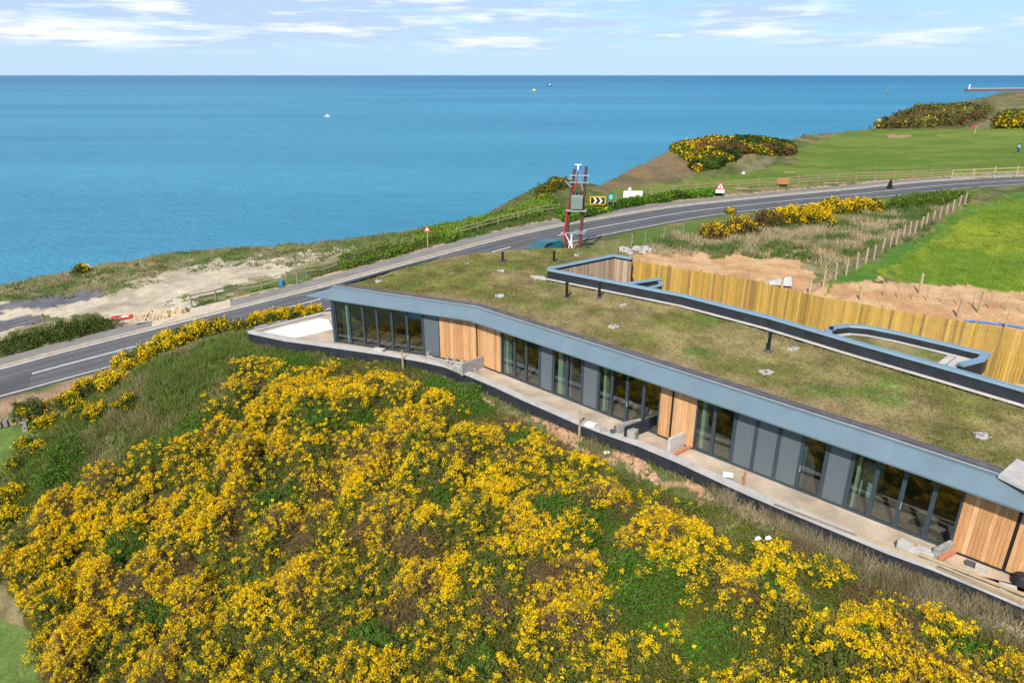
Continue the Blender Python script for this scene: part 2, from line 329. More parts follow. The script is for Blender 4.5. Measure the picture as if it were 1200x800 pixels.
ctrl+=[P(*q) for q in [
 # left: car park level and verges
 (0,345,-5.2),(100,340,-4.9),(200,320,-4.3),(300,310,-3.8),(0,400,-4.8),(60,390,-4.6),(120,370,-4.3),(250,335,-3.9),(330,315,-3.4),(400,305,-2.8),(450,295,-2),
 (560,268,-.6),(620,240,1.0),(640,228,1.6),(600,250,.3),(650,250,1.0),(690,240,1.2),(720,232,1.4),(740,215,1.6),
 (800,215,1.7),(870,205,1.9),(800,195,2.4),(840,185,3.2),(760,205,2.0),(880,180,3.4),(920,190,1.9),(900,205,1.8),(940,175,2.1),
 (1000,200,1.8),(1000,180,1.9),(1000,165,2.1),(1100,200,2.0),(1100,180,2.1),(1100,160,2.3),(1200,200,2.2),(1200,180,2.3),(1200,160,2.6),(1100,152,3.0),(1200,150,3.2),(1300,190,2.5),(1300,150,3.5),
 (1100,138,3.2),(1150,140,3),(1150,128,4.5),(1200,130,4.5),(1200,118,6),(1060,148,2.2),(1300,120,7),
 # right side of the road
 (640,292,1.0),(700,290,1.2),(740,285,1.2),(800,275,1.3),(900,262,1.5),(1000,248,1.8),(1040,235,2.3),(1080,232,2.6),(1110,225,2.6),(1150,222,2.5),(1200,222,2.5),
 (760,310,1.4),(850,310,1.4),(950,310,1.5),(1020,300,1.7),(950,290,1.6),(1000,340,1.4),(1100,345,1.3),(1200,360,1.2),(1100,300,1.8),(1200,300,1.9),(1150,260,2.2),(1200,330,1.5),(1350,300,2),(1350,250,2.5),(1350,380,1.2),
 # mound left of the building and lower lawns
 (0,490,-5.2),(40,500,-5.3),(0,540,-6.2),(40,530,-5.6),(100,455,-4.2),(160,426,-2.9),(220,402,-1.9),(260,392,-1.5),(290,380,-1.6),(340,370,-1.3),(90,500,-4.3),(150,470,-3.1),(200,450,-2.2),(250,425,-1.35),(300,405,-.95),
 (250,480,-2.7),(180,520,-4.0),(100,560,-5.7),(50,600,-6.9),(0,640,-7.9),(120,640,-6.9),(30,760,-8.5),(0,800,-9),(100,790,-8.1),(-150,600,-8),(-150,760,-9.5),(-150,500,-6.3)]]
wl=WALL
for d in (.3,1.2,3,6,9.5,13.5,18,23):                      # slope in front of the terrace wall
    for i in range(0,len(wl),2):
        j=min(i+1,len(wl)-1); a=wl[i];b=wl[j] if j!=i else wl[i-1]; dx,dy=b[0]-a[0],b[1]-a[1]
        if j==i: dx,dy=-dx,-dy
        l=math.hypot(dx,dy); nx,ny=dy/l,-dx/l
        if ny>0: nx,ny=-nx,-ny
        z=-.50-.31*d-.006*d*d-(0.05*max(0,-(a[0]))*min(1,d/12.))
        if math.hypot(a[0]+nx*d,a[1]+ny*d)>2.0: ctrl.append((a[0]+nx*d,a[1]+ny*d,z))
ctrl+=[(x,y,-.6) for x,y in [(-13,45),(-9,46),(-5,43),(2,38),(9,32),(15,25),(20,18)]]
ctrl=np.array([c for c in ctrl if c[1]>-40])
def warp(x,y): return np.arctan2(x,y+25),np.log(np.hypot(x,y+25))
CT=np.stack(warp(ctrl[:,0],ctrl[:,1]),1)
def tps(d2): return np.where(d2>1e-12,.5*d2*np.log(np.maximum(d2,1e-12)),0)
n_=len(CT); K=tps(((CT[:,None]-CT[None])**2).sum(-1))+np.eye(n_)*2e-4
A_=np.zeros((n_+3,n_+3)); A_[:n_,:n_]=K; A_[:n_,n_]=1; A_[:n_,n_+1:]=CT; A_[n_,:n_]=1; A_[n_+1:,:n_]=CT.T
W_=np.linalg.solve(A_,np.r_[ctrl[:,2],0,0,0])
def rbf(x,y):
    a,b=warp(x,y); sh=a.shape; a=a.ravel();b=b.ravel(); out=np.empty(a.shape)
    for i in range(0,len(a),20000):
        d2=(a[i:i+20000,None]-CT[None,:,0])**2+(b[i:i+20000,None]-CT[None,:,1])**2
        out[i:i+20000]=tps(d2)@W_[:n_]+W_[n_]+W_[n_+1]*a[i:i+20000]+W_[n_+2]*b[i:i+20000]
    return out.reshape(sh)
# coarse table of the smooth part
TH0,TH1,RT0,RT1=-1.75,1.75,math.log(18.0),math.log(1200.0); NA,NR=360,420
ga=np.linspace(TH0,TH1,NA); gr=np.linspace(RT0,RT1,NR); GA,GR=np.meshgrid(ga,gr)
GZ=rbf(np.exp(GR)*np.sin(GA),np.exp(GR)*np.cos(GA)-25)
def smoothz(x,y):
    a,b=warp(np.asarray(x,float),np.asarray(y,float)); fa=np.clip((a-TH0)/(TH1-TH0)*(NA-1),0,NA-1.001); fb=np.clip((b-RT0)/(RT1-RT0)*(NR-1),0,NR-1.001)
    i=fa.astype(int);j=fb.astype(int);u=fa-i;v=fb-j
    return (GZ[j,i]*(1-u)+GZ[j,i+1]*u)*(1-v)+(GZ[j+1,i]*(1-u)+GZ[j+1,i+1]*u)*v
BLD=[(-17.5,42.75),(-13.6,46.5),(-9,46.0),(-7.2,46.7),(-5,49),(-2.6,50.5),(0,51.4),(2.7,51.8),(5.9,51.6),(8.4,50.2),(16.3,44.75),(19.3,40.9),(27.9,34.7),(40,26),(27,8)]+[(p[0]+.12,p[1]+.14) for p in WALL[::-1]]
def ground(x,y):
    x=np.asarray(x,float);y=np.asarray(y,float)
    z=smoothz(x,y); r=np.hypot(x,y)
    z=z+(fbm(x,y,3.5,3,3)-.5)*np.clip(r/60,.25,1.6)*.5
    d,p,s=sdist(x,y,CL); i=np.clip(p.astype(int),0,len(CL)-2); t=p-i
    rz=CL[i,2]*(1-t)+CL[i+1,2]*t
    side=np.where(s>0,6.3,4.2)
    k=sstep(side,side+np.where(s>0,3.5,2.6),d); z=(rz-.07)*(1-k)+z*k
    ins=inpoly(x,y,BLD); z=np.where(ins,-1.05,z)
    th=np.arctan2(x,y); re=np.interp(th,E_th,E_r)+ (fbm(th*260,th*0,9,3,8)-.5)*np.interp(th,E_th,E_r)*.012
    z=np.where(r>re,z-(r-re)*.85-(1-np.exp(-(r-re)*.5))*1.0,z)
    return np.maximum(z,SEA-4)
# ------------------------------------------------------------------ ground sheet with colour zones
def zone_colours(x,y,z):
    u,v=proj(x,y,z); r=np.hypot(x,y)
    ju=(fbm(x,y,2.0,3,11)-.5); jv=(fbm(x,y,2.0,3,12)-.5); sc=FPX/np.maximum(r,5)*1.6
    U=u+ju*sc*2; V=v+jv*sc
    n1=fbm(x,y,5,4,20); n2=fbm(x,y,1.2,3,21); n3=fbm(x,y,14,3,22)
    def mixc(a,b,t): return np.asarray(a)[None]*(1-t[:,None])+np.asarray(b)[None]*t[:,None]
    C=mixc((.10,.12,.035),(.20,.16,.08),sstep(.38,.64,n1))          # default rough grass
    C=C*(1-.35*sstep(.5,.7,n2))[:,None]
    def put(poly,a,b,nn=None,lo=.4,hi=.62):
        m=inpoly(U,V,poly); t=sstep(lo,hi,n2 if nn is None else nn)
        C[m]=mixc(a,b,t)[m]
    # sea-side strip
    put([(-800,500),(-800,300),(0,331),(150,300),(250,288),(440,272),(545,258),(560,275),(470,300),(300,350),(230,358),(0,425)],(.10,.13,.035),(.24,.20,.10),n1)
    put([(-200,360),(0,340),(100,322),(140,314),(210,302),(120,318),(60,330),(0,346),(-200,372)],(.36,.25,.15),(.25,.2,.11))
    put([(-600,440),(-200,385),(0,352),(130,343),(170,325),(230,308),(330,300),(430,290),(400,300),(330,318),(270,338),(215,352),(150,375),(90,372),(60,366),(0,398),(-300,440)],(.34,.285,.20),(.47,.40,.29),fbm(x,y,3,4,31),.35,.6)
    put([(-500,420),(-200,382),(0,357),(60,346),(118,340),(128,344),(60,356),(0,368),(-200,402),(-500,450)],(.12,.12,.13),(.16,.15,.15))
    put([(-500,460),(-200,405),(0,374),(50,367),(62,372),(40,380),(0,390),(-200,425),(-500,480)],(.11,.115,.13),(.14,.14,.145))
    put([(0,397),(60,383),(95,364),(125,372),(142,388),(60,410),(0,420),(-300,500),(-300,450)],(.075,.09,.03),(.12,.11,.05))
    put([(143,392),(128,376),(150,372),(222,353),(258,362),(200,379)],(.44,.37,.28),(.50,.43,.33))                # concrete lay-by
    put([(225,357),(345,331),(485,286),(540,274),(655,248),(655,256),(540,284),(400,322),(330,338),(250,360)],(.06,.13,.02),(.11,.14,.035))
    # bank and mounds by the sea
    put([(545,262),(590,236),(640,225),(645,233),(590,250),(560,266)],(.16,.11,.06),(.11,.10,.045))
    put([(590,240),(635,212),(665,208),(690,215),(690,238),(620,248)],(.065,.085,.025),(.10,.10,.04))
    put([(692,222),(720,207),(750,192),(790,171),(830,175),(800,212),(740,222),(700,226)],(.18,.125,.065),(.11,.10,.045),n1)
    put([(700,228),(740,222),(800,212),(870,203),(940,190),(930,175),(990,155),(1030,152),(1200,150),(1700,146),(1700,206),(1200,205),(1000,212),(880,222),(800,228),(700,243)],(.095,.15,.022),(.135,.18,.032),fbm(x*.25,y,4,4,33))
    put([(1095,157),(1150,154),(1300,153),(1300,158),(1150,159),(1100,161)],(.13,.19,.03),(.15,.2,.04))
    put([(1040,158),(1066,157),(1067,160),(1042,162)],(.3,.2,.12),(.3,.2,.12))
    put([(860,205),(880,193),(900,182),(915,178),(905,190),(880,203)],(.20,.17,.09),(.16,.14,.07))
    put([(1020,152),(1040,141),(1072,124),(1160,118),(1158,142),(1130,150)],(.085,.07,.03),(.12,.09,.04))
    put([(1130,150),(1150,143),(1175,140),(1175,150)],(.2,.16,.09),(.17,.14,.07))
    put([(1105,133),(1112,126),(1140,122),(1140,126),(1118,131)],(.42,.16,.07),(.3,.13,.06))
    put([(1170,135),(1176,129),(1184,129),(1180,134)],(.42,.16,.07),(.42,.16,.07))
    put([(1185,112),(1200,110),(1300,105),(1300,112),(1200,113)],(.3,.14,.07),(.2,.12,.06))
    # right of the road
    put([(650,300),(690,284),(780,264),(855,252),(920,245),(1000,238),(990,250),(850,270),(760,285),(720,300)],(.085,.14,.022),(.16,.16,.05),n1)
    put([(720,300),(760,285),(830,275),(960,270),(1010,262),(1060,250),(1060,290),(980,305),(850,300),(760,305)],(.13,.125,.045),(.28,.22,.12),n1)
    put([(720,300),(790,292),(850,297),(930,290),(1005,300),(1030,330),(1700,360),(1700,460),(700,420),(700,310)],(.42,.235,.11),(.50,.32,.165),fbm(x,y,1.6,4,35),.3,.65)
    put([(940,312),(960,300),(1010,303),(1000,322),(960,330)],(.09,.13,.03),(.24,.19,.1))
    put([(1000,316),(1060,300),(1130,240),(1200,232),(1800,235),(1800,352),(1200,340),(1060,328)],(.11,.18,.016),(.20,.24,.022),np.clip(fbm(x*.9-y*.4,(x*.4+y*.9)*.12,1.1,2,36)*.45+fbm(x,y,9,3,38)*.55,0,1))
    put([(955,345),(1010,310),(1080,275),(1130,243),(1200,225),(1260,221),(1200,233),(1140,252),(1100,278),(1040,314),(1010,330)],(.07,.15,.025),(.10,.19,.03))
    put([(1010,240),(1060,222),(1110,216),(1150,222),(1130,236),(1090,256),(1040,262)],(.085,.125,.03),(.13,.15,.04))
    # mound and hillside
    put([(-300,560),(-300,480),(0,474),(60,452),(125,434),(165,420),(140,452),(60,482),(0,502)],(.26,.17,.11),(.20,.14,.085))
    put([(-400,560),(0,497),(48,488),(62,520),(45,560),(0,580),(-400,640)],(.075,.12,.028),(.095,.145,.032))
    put([(-400,900),(-400,700),(0,724),(45,735),(75,810),(60,900)],(.08,.125,.028),(.10,.145,.035))
    put([(275,388),(400,398),(560,440),(560,452),(470,432),(380,415),(290,404)],(.26,.18,.09),(.13,.12,.05))
    put([(560,455),(600,478),(700,520),(820,562),(860,590),(780,565),(660,520),(590,482)],(.42,.24,.14),(.46,.28,.17))
    put([(830,560),(1250,735),(1250,790),(1100,720),(950,640),(840,590)],(.20,.16,.10),(.27,.22,.14))
    d,_,s=sdist(x,y,CL); m=(s>0)&(d>5.6)&(d<6.9)&(n2>.42); C[m]=(.40,.28,.17)
    m=inpoly(x,y,BLD); C[m]=(.30,.24,.18)
    steep=(z<-8)&(y>60); C[steep]=(.28,.14,.08)
    return C
na,nr=1150,760
th=np.linspace(-1.5,1.5,na); rr=np.exp(np.linspace(math.log(1.5),math.log(900.0),nr))
# finer rows in the middle distance
TH,RR=np.meshgrid(th,rr); X=RR*np.sin(TH); Y=RR*np.cos(TH)
Z=ground(X,Y); Z[0,:]=Z[0,:].mean()
idx=np.arange(na*nr).reshape(nr,na); Fq=np.stack([idx[:-1,:-1],idx[1:,:-1],idx[1:,1:],idx[:-1,1:]],-1).reshape(-1,4)[:,::-1]
V=np.stack([X,Y,Z],-1).reshape(-1,3); C=zone_colours(V[:,0],V[:,1],V[:,2])
keep=(V[Fq,2].max(1)>SEA-3.5); Fq=Fq[keep]
g=bigmesh('ground',V,Fq,C,M_ground,smooth=True); tag(g,'rough grassy clifftop ground with soil, gravel and lawns','ground',kind='structure')
# sea
sea=MB(); sea.add([(-90000,-400,SEA),(90000,-400,SEA),(90000,90000,SEA),(-90000,90000,SEA)],[(0,1,2,3)])
tag(sea.build('sea',M_sea),'calm blue sea reaching the horizon','sea',kind='structure')
# ------------------------------------------------------------------ road
cl=[tuple(p) for p in CL]
def strip(name,o0,o1,dz,m,i0=0,i1=None,label=None,thick=None):
    b=MB(); seg=cl[i0:i1]
    prof=[(o0,dz),(o1,dz)] if thick is None else [(o0,dz-thick),(o0,dz),(o1,dz),(o1,dz-thick)]
    b.sweep(seg,prof[::-1]); return b
tag(strip('road',-3.25,3.2,.0,M_asph,thick=.25).build('road',M_asph),'dark tarmac coast road curving right along the cliff top','road',kind='structure')
tag(strip('pavement',3.32,5.4,.11,M_path,thick=.35).build('pavement',M_path),'grey footpath on the sea side of the road','pavement',kind='structure')
tag(strip('kerb',3.2,3.32,.125,M_kerb,thick=.35).build('kerb',M_kerb),'stone kerb between road and footpath','kerb',kind='structure')
mk=MB()
mk.sweep(cl,[(3.08,.011),(2.93,.011)]); mk.sweep(cl,[(-2.85,.011),(-2.98,.011)])
# centre line: long dashes far, hatched pair near left
def ctr(i0,i1,o,w): mk.sweep(cl[i0:i1],[(o+w/2,.011),(o-w/2,.011)])
N_=len(cl); P0=min(range(N_),key=lambda i:abs(proj(*cl[i])[0]-48)); P1=min(range(N_),key=lambda i:abs(proj(*cl[i])[0]-300))
ctr(P0,P1,.12,.10); ctr(P0,P1,-.12,.10)
i=P1+1
while i<N_-4: ctr(i,i+5,0,.16); i+=4 if i>P1+14 else 7
i=P0-5
while i>3: ctr(i-2,i+1,0,.12); i-=6
MS=['a']
tb=MB()
for o_ in (-2.35,-.95,.95,2.3): tb.sweep(cl,[(o_+.24,.004),(o_-.24,.004)])
tag(tb.build('worn_wheel_tracks',mat('polished_asphalt',(.108,.107,.105),.7,nscale=.5,namt=.25,detail=7)),'lighter worn wheel tracks along the road','road',kind='structure')
pa_=min(range(N_),key=lambda i:abs(proj(*cl[i])[0]-(-40))); pb_=min(range(N_),key=lambda i:abs(proj(*cl[i])[0]-52))
tb=MB(); tb.sweep(cl[max(0,pa_-6):pb_+1],[(-.15,.007),(-2.8,.007)]); tag(tb.build('road_patch',mat('patched_asphalt',(.07,.07,.072),.85,nscale=.8,namt=.15,detail=7)),'darker resurfaced patch in the near lane at left','road',kind='structure')
tag(mk.build('road_markings',M_line),'white edge and centre lines painted on the road','road marking',kind='structure')
yl=MB(); yl.sweep(cl,[(3.18,.011),(3.1,.011)]); yl.sweep(cl,[(3.62,.115),(3.38,.115)])
tag(yl.build('road_edge_line',M_yellow),'worn yellow line beside the footpath kerb','road marking',kind='structure')

def gz(x,y): return float(ground(np.array([x]),np.array([y]))[0])
def onground(u,v):
    """march the pixel ray to the terrain"""
    dx=(u-600)/FPX; dy=(400-v)/FPX; d=np.array([dx,cp+dy*sp,-(sp-dy*cp)])
    t=np.exp(np.linspace(math.log(8),math.log(900),2500)); x=d[0]*t;y=d[1]*t;z=H+d[2]*t
    hit=np.where(ground(x,y)>=z)[0]; k=hit[0] if len(hit) else len(t)-1
    return float(x[k]),float(y[k]),gz(x[k],y[k])

ia=min(range(N_),key=lambda i:abs(proj(*cl[i])[0]-165)); ib=min(range(N_),key=lambda i:abs(proj(*cl[i])[0]-262))
ap=MB(); seg=cl[ia:ib+1]; ap.sweep(seg,[(3.42,.0),(3.42,.135),(5.7,.135),(6.6,-.15)][::-1]); tag(ap.build('lay_by',mat('concrete_apron',(.46,.38,.28),.9,nscale=1.2,namt=.22,detail=7,fine=(6,.15))),'pale concrete lay-by crossing the footpath','lay-by',kind='structure')
# ------------------------------------------------------------------ building
BC=(5,35,0)
bld=empty('building',(0,0,0),'long single-storey lodge with grass roof, blue-grey fascia and glazed front','building')
def col_wood(light=1.0):
    b=random.choice([(.50,.26,.11),(.46,.23,.09),(.56,.31,.14),(.42,.20,.08),(.60,.36,.19)]); k=light*random.uniform(.93,1.07); return tuple((c*.6+m*.4)*k for c,m in zip(b,(.51,.28,.125)))
def facade_seg(s0,s1,off=0): return at(FAC,s0,off),at(FAC,s1,off)
TOPZ=3.0
def cladding(s0,s1,name='timber_cladding'):
    b=MB(); s=s0
    while s<s1-.02:
        e=min(s+random.uniform(.12,.17),s1); d=random.uniform(.0,.018)
        a=at(FAC,s+.004);c=at(FAC,e-.004); ang=math.atan2(c[1]-a[1],c[0]-a[0]); m=at(FAC,(s+e)/2,-.03-d/2)
        b.box((m[0],m[1],TOPZ/2+.04),(math.dist(a,c),.05+d,TOPZ-.08),ang,col_wood()); s=e
    b.build(name,M_wood,bld)
    k=MB(); cu=cum(FAC); pts=[s0]+[c for c in cu if s0<c<s1]+[s1]
    for a_,b_ in zip(pts,pts[1:]):
        p,q=at(FAC,a_+.001,.06),at(FAC,b_-.001,.06); k.beam((p[0],p[1],TOPZ/2),(q[0],q[1],TOPZ/2),.14,TOPZ-.02)
        p,q=at(FAC,a_+.001,-.04),at(FAC,b_-.001,-.04); k.beam((p[0],p[1],.02),(q[0],q[1],.02),.12,.09)
    k.build('backing_wall',M_dark,bld)
def window_bay(us,kinds,zs=0.05):
    sv=[s_at_u(FAC,u,zs) for u in us]
    for i in range(len(sv)-1):
        s0,s1=sv[i],sv[i+1]; kd=kinds[i]; fw=.075
        a,b=facade_seg(s0,s1,.0); ang=math.atan2(b[1]-a[1],b[0]-a[0]); w=math.dist(a,b); m=((a[0]+b[0])/2,(a[1]+b[1])/2,0)
        f=MB(); lp=[(-w/2+fw/2,0,TOPZ/2,fw,.11,TOPZ),(w/2-fw/2,0,TOPZ/2,fw,.11,TOPZ),(0,0,.05,w-2*fw,.11,.1),(0,0,TOPZ-.05,w-2*fw,.11,.1)]
        ca,sa=math.cos(ang),math.sin(ang)
        for x,y,z,dx,dy,dz in lp: f.box((m[0]+x*ca,m[1]+x*sa,z),(dx,dy,dz),ang)
        fo=f.build('window_frame',M_frame,bld)
        g=MB(); g.box((m[0],m[1],TOPZ/2),(w-2*fw,.014 if kd!='g' else .03,TOPZ-.2),ang)
        g.build('pane',M_glass if kd!='g' else M_blind,fo)
        if kd=='d':
            hx=-w/2+fw/2+.02; h=MB(); q=(m[0]+hx*ca+.08*sa,m[1]+hx*sa-.08*ca); h.box((q[0],q[1],1.05),(.03,.05,.28),ang); h.build('handle',M_steel,fo)
    return sv
cladA=(497+19,)
A=window_bay([395,412,428.5,444.5,461.5,479,497.5,517],['c','c','c','c','c','d','g'])
B=window_bay([588,603.5,617,632.5,648,664,681.5,700,715.5,733,752,771],['c','c','c','g','c','c','g','c','c','d','c'])
Cb=window_bay([812,833,856,880,906,932.5,960,989,1017,1048,1082,1114],['c','c','g','g','g','d','g','c','c','d','c'])
sJ1=s_at_u(FAC,560.5,.05); sJ2=s_at_u(FAC,785,.05); sJ3=s_at_u(FAC,1176,.05); sE=sJ3+1.6; sEnd=cum(FAC)[-1]-.02
for a_,b_ in ((A[-1],sJ1-.05),(sJ1+.05,B[0]),(B[-1],sJ2-.05),(sJ2+.05,Cb[0]),(Cb[-1],sJ3-.05),(sJ3+.05,sEnd)): cladding(a_,b_)
for s in (sJ1,sJ2,sJ3):
    m=at(FAC,s,-.05); b=MB(); b.box((m[0],m[1],1.48),(.07,.08,2.9),-.75); b.build('downpipe',M_black,bld)
# corner post and left return
m=at(FAC,.0,0); b=MB(); b.box((m[0]-.1,m[1]+.06,1.5),(.2,.24,3.0),-.38); b.build('corner_post',M_frame,bld)
ret=[(-11.35,41.1),(-9.6,43.2),(-7.9,45.6),(-5.4,48.2)]
b=MB(); 
for a_,c_ in zip(ret,ret[1:]): b.beam((a_[0],a_[1],1.5),(c_[0],c_[1],1.5),.15,3.0)
b.sweep([(-5.4,48.2),(-2.8,49.9),(0,50.9),(2.7,51.3),(5.8,51.0),(8.0,49.6),(7.9,46.8),(6.9,46.6),(2.6,43.0),(9.7,37.3),(13.2,33.6),(16,30.1),(20.4,24.8),(26.6,17)],[(0,-1),(0,3.2)])
b.build('rear_wall',M_int,bld)
# interior: floor, ceiling, back wall and partitions
b=MB(); fin=[at(FAC,s,.13) for s in np.linspace(.1,sEnd,30)]; fo2=[at(FAC,s,5.2) for s in np.linspace(.1,sEnd,30)]
b.add([(x,y,.03) for x,y in fin]+[(x,y,.03) for x,y in fo2],[(i,i+1,31+i,30+i) for i in range(29)]); b.build('interior_floor',M_intfl,bld)
b=MB(); b.add([(x,y,0) for x,y in fo2]+[(x,y,3.1) for x,y in fo2],[(i,i+1,31+i,30+i) for i in range(29)]); b.build('interior_wall',M_int,bld)
b=MB(); b.add([(x,y,3.02) for x,y in fin]+[(x,y,3.02) for x,y in fo2],[(i,i+1,31+i,30+i) for i in range(29)]); b.build('ceiling',M_int,bld)
def partition(s,m,dep=4.6,t=.12,z=3.0,d0=.16):
    p,q=at(FAC,s,d0),at(FAC,s,d0+dep); b=MB(); b.beam((p[0],p[1],z/2+.03),(q[0],q[1],z/2+.03),t,z-.05); b.build('partition',m,bld)
for s,t_ in ((A[0]+.75,.12),(B[0]+.28,.2),(B[4]+.34,.3),(B[7]+.26,.14),(Cb[0]+.28,.18),(Cb[5]+.12,.08),(Cb[7]+.2,.1)): partition(s,M_greenwall,dep=.3,t=t_)
for s in (A[-1]+.2,B[0]+.05,B[5]+.1,Cb[0]-.1,Cb[5]+.1): partition(s+.0,M_int,dep=4.9)
partition(Cb[7]+.35,M_greenwall,dep=1.4,t=.5,z=1.6,d0=1.3)
# fascia, soffit, roof edge
def offs(path,o):
    out=[];n=len(path)
    for i in range(n):
        p=Vector(path[i][:2]);ds=[]
        if i>0: ds.append((p-Vector(path[i-1][:2])).normalized())
        if i<n-1: ds.append((Vector(path[i+1][:2])-p).normalized())
        d=ds[0] if len(ds)==1 else (ds[0]+ds[1]).normalized(); m=1/max(.5,d.dot(ds[0])); out.append((p.x-d.y*o*m,p.y+d.x*o*m))
    return out
ftop=offs(FBOT,.66); ftop[0]=(-11.35,41.55)
fb=MB(); n=len(FBOT)
vs=[(x,y,2.88) for x,y in FBOT]+[(x,y,2.95) for x,y in FBOT]+[(x,y,3.46) for x,y in ftop]+[(x,y,3.56) for x,y in ftop]+[(x,y,3.56) for x,y in offs(ftop,.07)]+[(x,y,3.4) for x,y in offs(ftop,.07)]
fs=[(k*n+i,k*n+i+1,(k+1)*n+i+1,(k+1)*n+i) for k in range(5) for i in range(n-1)]
fb.add(vs,fs)
# left raking end of the fascia, running back
tip=FBOT[0]; tb=(-8.6,46.6); 
fb.add([(tip[0],tip[1],2.88),(tip[0],tip[1],2.95),(ftop[0][0],ftop[0][1],3.46),(ftop[0][0],ftop[0][1],3.56),(tb[0],tb[1],2.88),(tb[0],tb[1],2.95),(-7.4,46.6,3.46),(-7.4,46.6,3.56)],[(0,1,5,4),(1,2,6,5),(2,3,7,6)])
fb.add([(-8.6,46.6,2.88),(-8.6,46.6,2.95),(-7.4,46.6,3.46),(-7.4,46.6,3.56),(-6.3,49.6,2.88),(-6.3,49.6,2.95),(-5.3,48.9,3.46),(-5.3,48.9,3.56)],[(0,1,5,4),(1,2,6,5),(2,3,7,6)])
fb.build('fascia',M_fascia,bld)
jt=MB()                                                                       # folded sheet joints of the fascia
cF=cum(FBOT)
for s in np.arange(3.0,cF[-1]-1,3.0):
    p=at(FBOT,s,-.004);q=at(FBOT,s,.654); jt.beam((p[0],p[1],2.955),(q[0],q[1],3.462),.012,.011)

b=MB(); inn=offs(FBOT,1.1); b.add([(x,y,2.882) for x,y in FBOT]+[(x,y,2.99) for x,y in inn],[(i,i+1,n+i+1,n+i) for i in range(n-1)])
b.add([(tip[0],tip[1],2.882),(-8.6,46.6,2.882),(-8.0,45.5,2.99),(inn[0][0],inn[0][1],2.99)],[(0,1,2,3)]); b.build('soffit',M_frame,bld)
b=MB(); b.sweep(offs(ftop,.06),[(0,3.40),(0,3.535),(.3,3.535),(.34,3.60),(.46,3.60),(.5,3.40)]); b.build('roof_edge',M_felt,bld)
wn_=MB(); wn_.sweep(offs(ftop,.055),[(0.0,3.565),(.035,3.575),(.05,3.54)]); wn_.build('roof_drip_trim',M_conc,bld)
# grass roof
front=offs(ftop,.52); front[0]=(-10.7,41.7)
ROOF=front+[(27,17.4)]+[(p[0]-.32,p[1]-.32) for p in COP[:-1][::-1]]+[(2.1,43.6),(7.15,47.3),(8.5,46.3),(8.6,50.3),(5.9,51.7),(2.7,51.9),(0,51.3),(-2.6,50.3),(-5,48.8),(-7.2,46.3),(-9.06,43.6)]
def roofz(x,y): return 3.52+(fbm(x,y,1.6,3,40)-.5)*.10
gx,gy=np.meshgrid(np.arange(-12,28,.25),np.arange(14,53,.25)); 
def clipped_sheet(name,poly,zf,colf,m,parent,step=.25,skirt=None):
    import bmesh
    bm=bmesh.new(); f=bm.faces.new([bm.verts.new((p[0],p[1],0)) for p in poly])
    xs=[p[0] for p in poly];ys=[p[1] for p in poly]
    for a in np.arange(math.floor(min(xs)),max(xs),step): bmesh.ops.bisect_plane(bm,geom=bm.verts[:]+bm.edges[:]+bm.faces[:],plane_co=(a,0,0),plane_no=(1,0,0))
    for a in np.arange(math.floor(min(ys)),max(ys),step): bmesh.ops.bisect_plane(bm,geom=bm.verts[:]+bm.edges[:]+bm.faces[:],plane_co=(0,a,0),plane_no=(0,1,0))
    V=np.array([v.co[:] for v in bm.verts]); bm.verts.index_update(); V[:,2]=zf(V[:,0],V[:,1])
    for v,c in zip(bm.verts,V): v.co.z=c[2]
    bmesh.ops.recalc_face_normals(bm,faces=bm.faces[:])
    if bm.faces and sum(f.normal.z for f in bm.faces)<0: bmesh.ops.reverse_faces(bm,faces=bm.faces[:])
    me=bpy.data.meshes.new(name); bm.to_mesh(me); bm.free(); me.materials.append(m)
    ca=me.color_attributes.new('Col','FLOAT_COLOR','POINT'); Cc=colf(V[:,0],V[:,1]); ca.data.foreach_set('color',np.hstack([Cc,np.ones((len(Cc),1))]).astype(np.float32).ravel())
    return link(bpy.data.objects.new(name,me),parent)
def roofcol(x,y):
    a=fbm(x,y,3.2,4,41)[:,None]; b_=fbm(x,y,.9,3,42)[:,None]; t=sstep(.36,.6,a); C=np.array([[.165,.16,.045]])*(1-t)+np.array([[.25,.205,.09]])*t
    gpt=(sstep(.62,.74,fbm(x,y,2.2,3,43))*1.0)[:,None]; C=C*(1-gpt*.7)+np.array([[.09,.16,.025]])*gpt*.7
    d,_,_=sdist(x,y,front); e=(sstep(1.7,.2,d)*.75)[:,None]*sstep(.35,.55,b_); C=C*(1-e)+np.array([[.25,.18,.105]])*e
    return C*(.55+.9*b_)*(.8+.4*fbm(x,y,.45,2,45)[:,None])
clipped_sheet('grass_roof',ROOF,roofz,roofcol,M_roofg,bld,step=.5)
b=MB(); b.sweep([(p[0],p[1]) for p in ROOF]+[ROOF[0][:2]],[(0,3.0),(0,3.47)]); b.build('roof_deck',M_felt,bld)
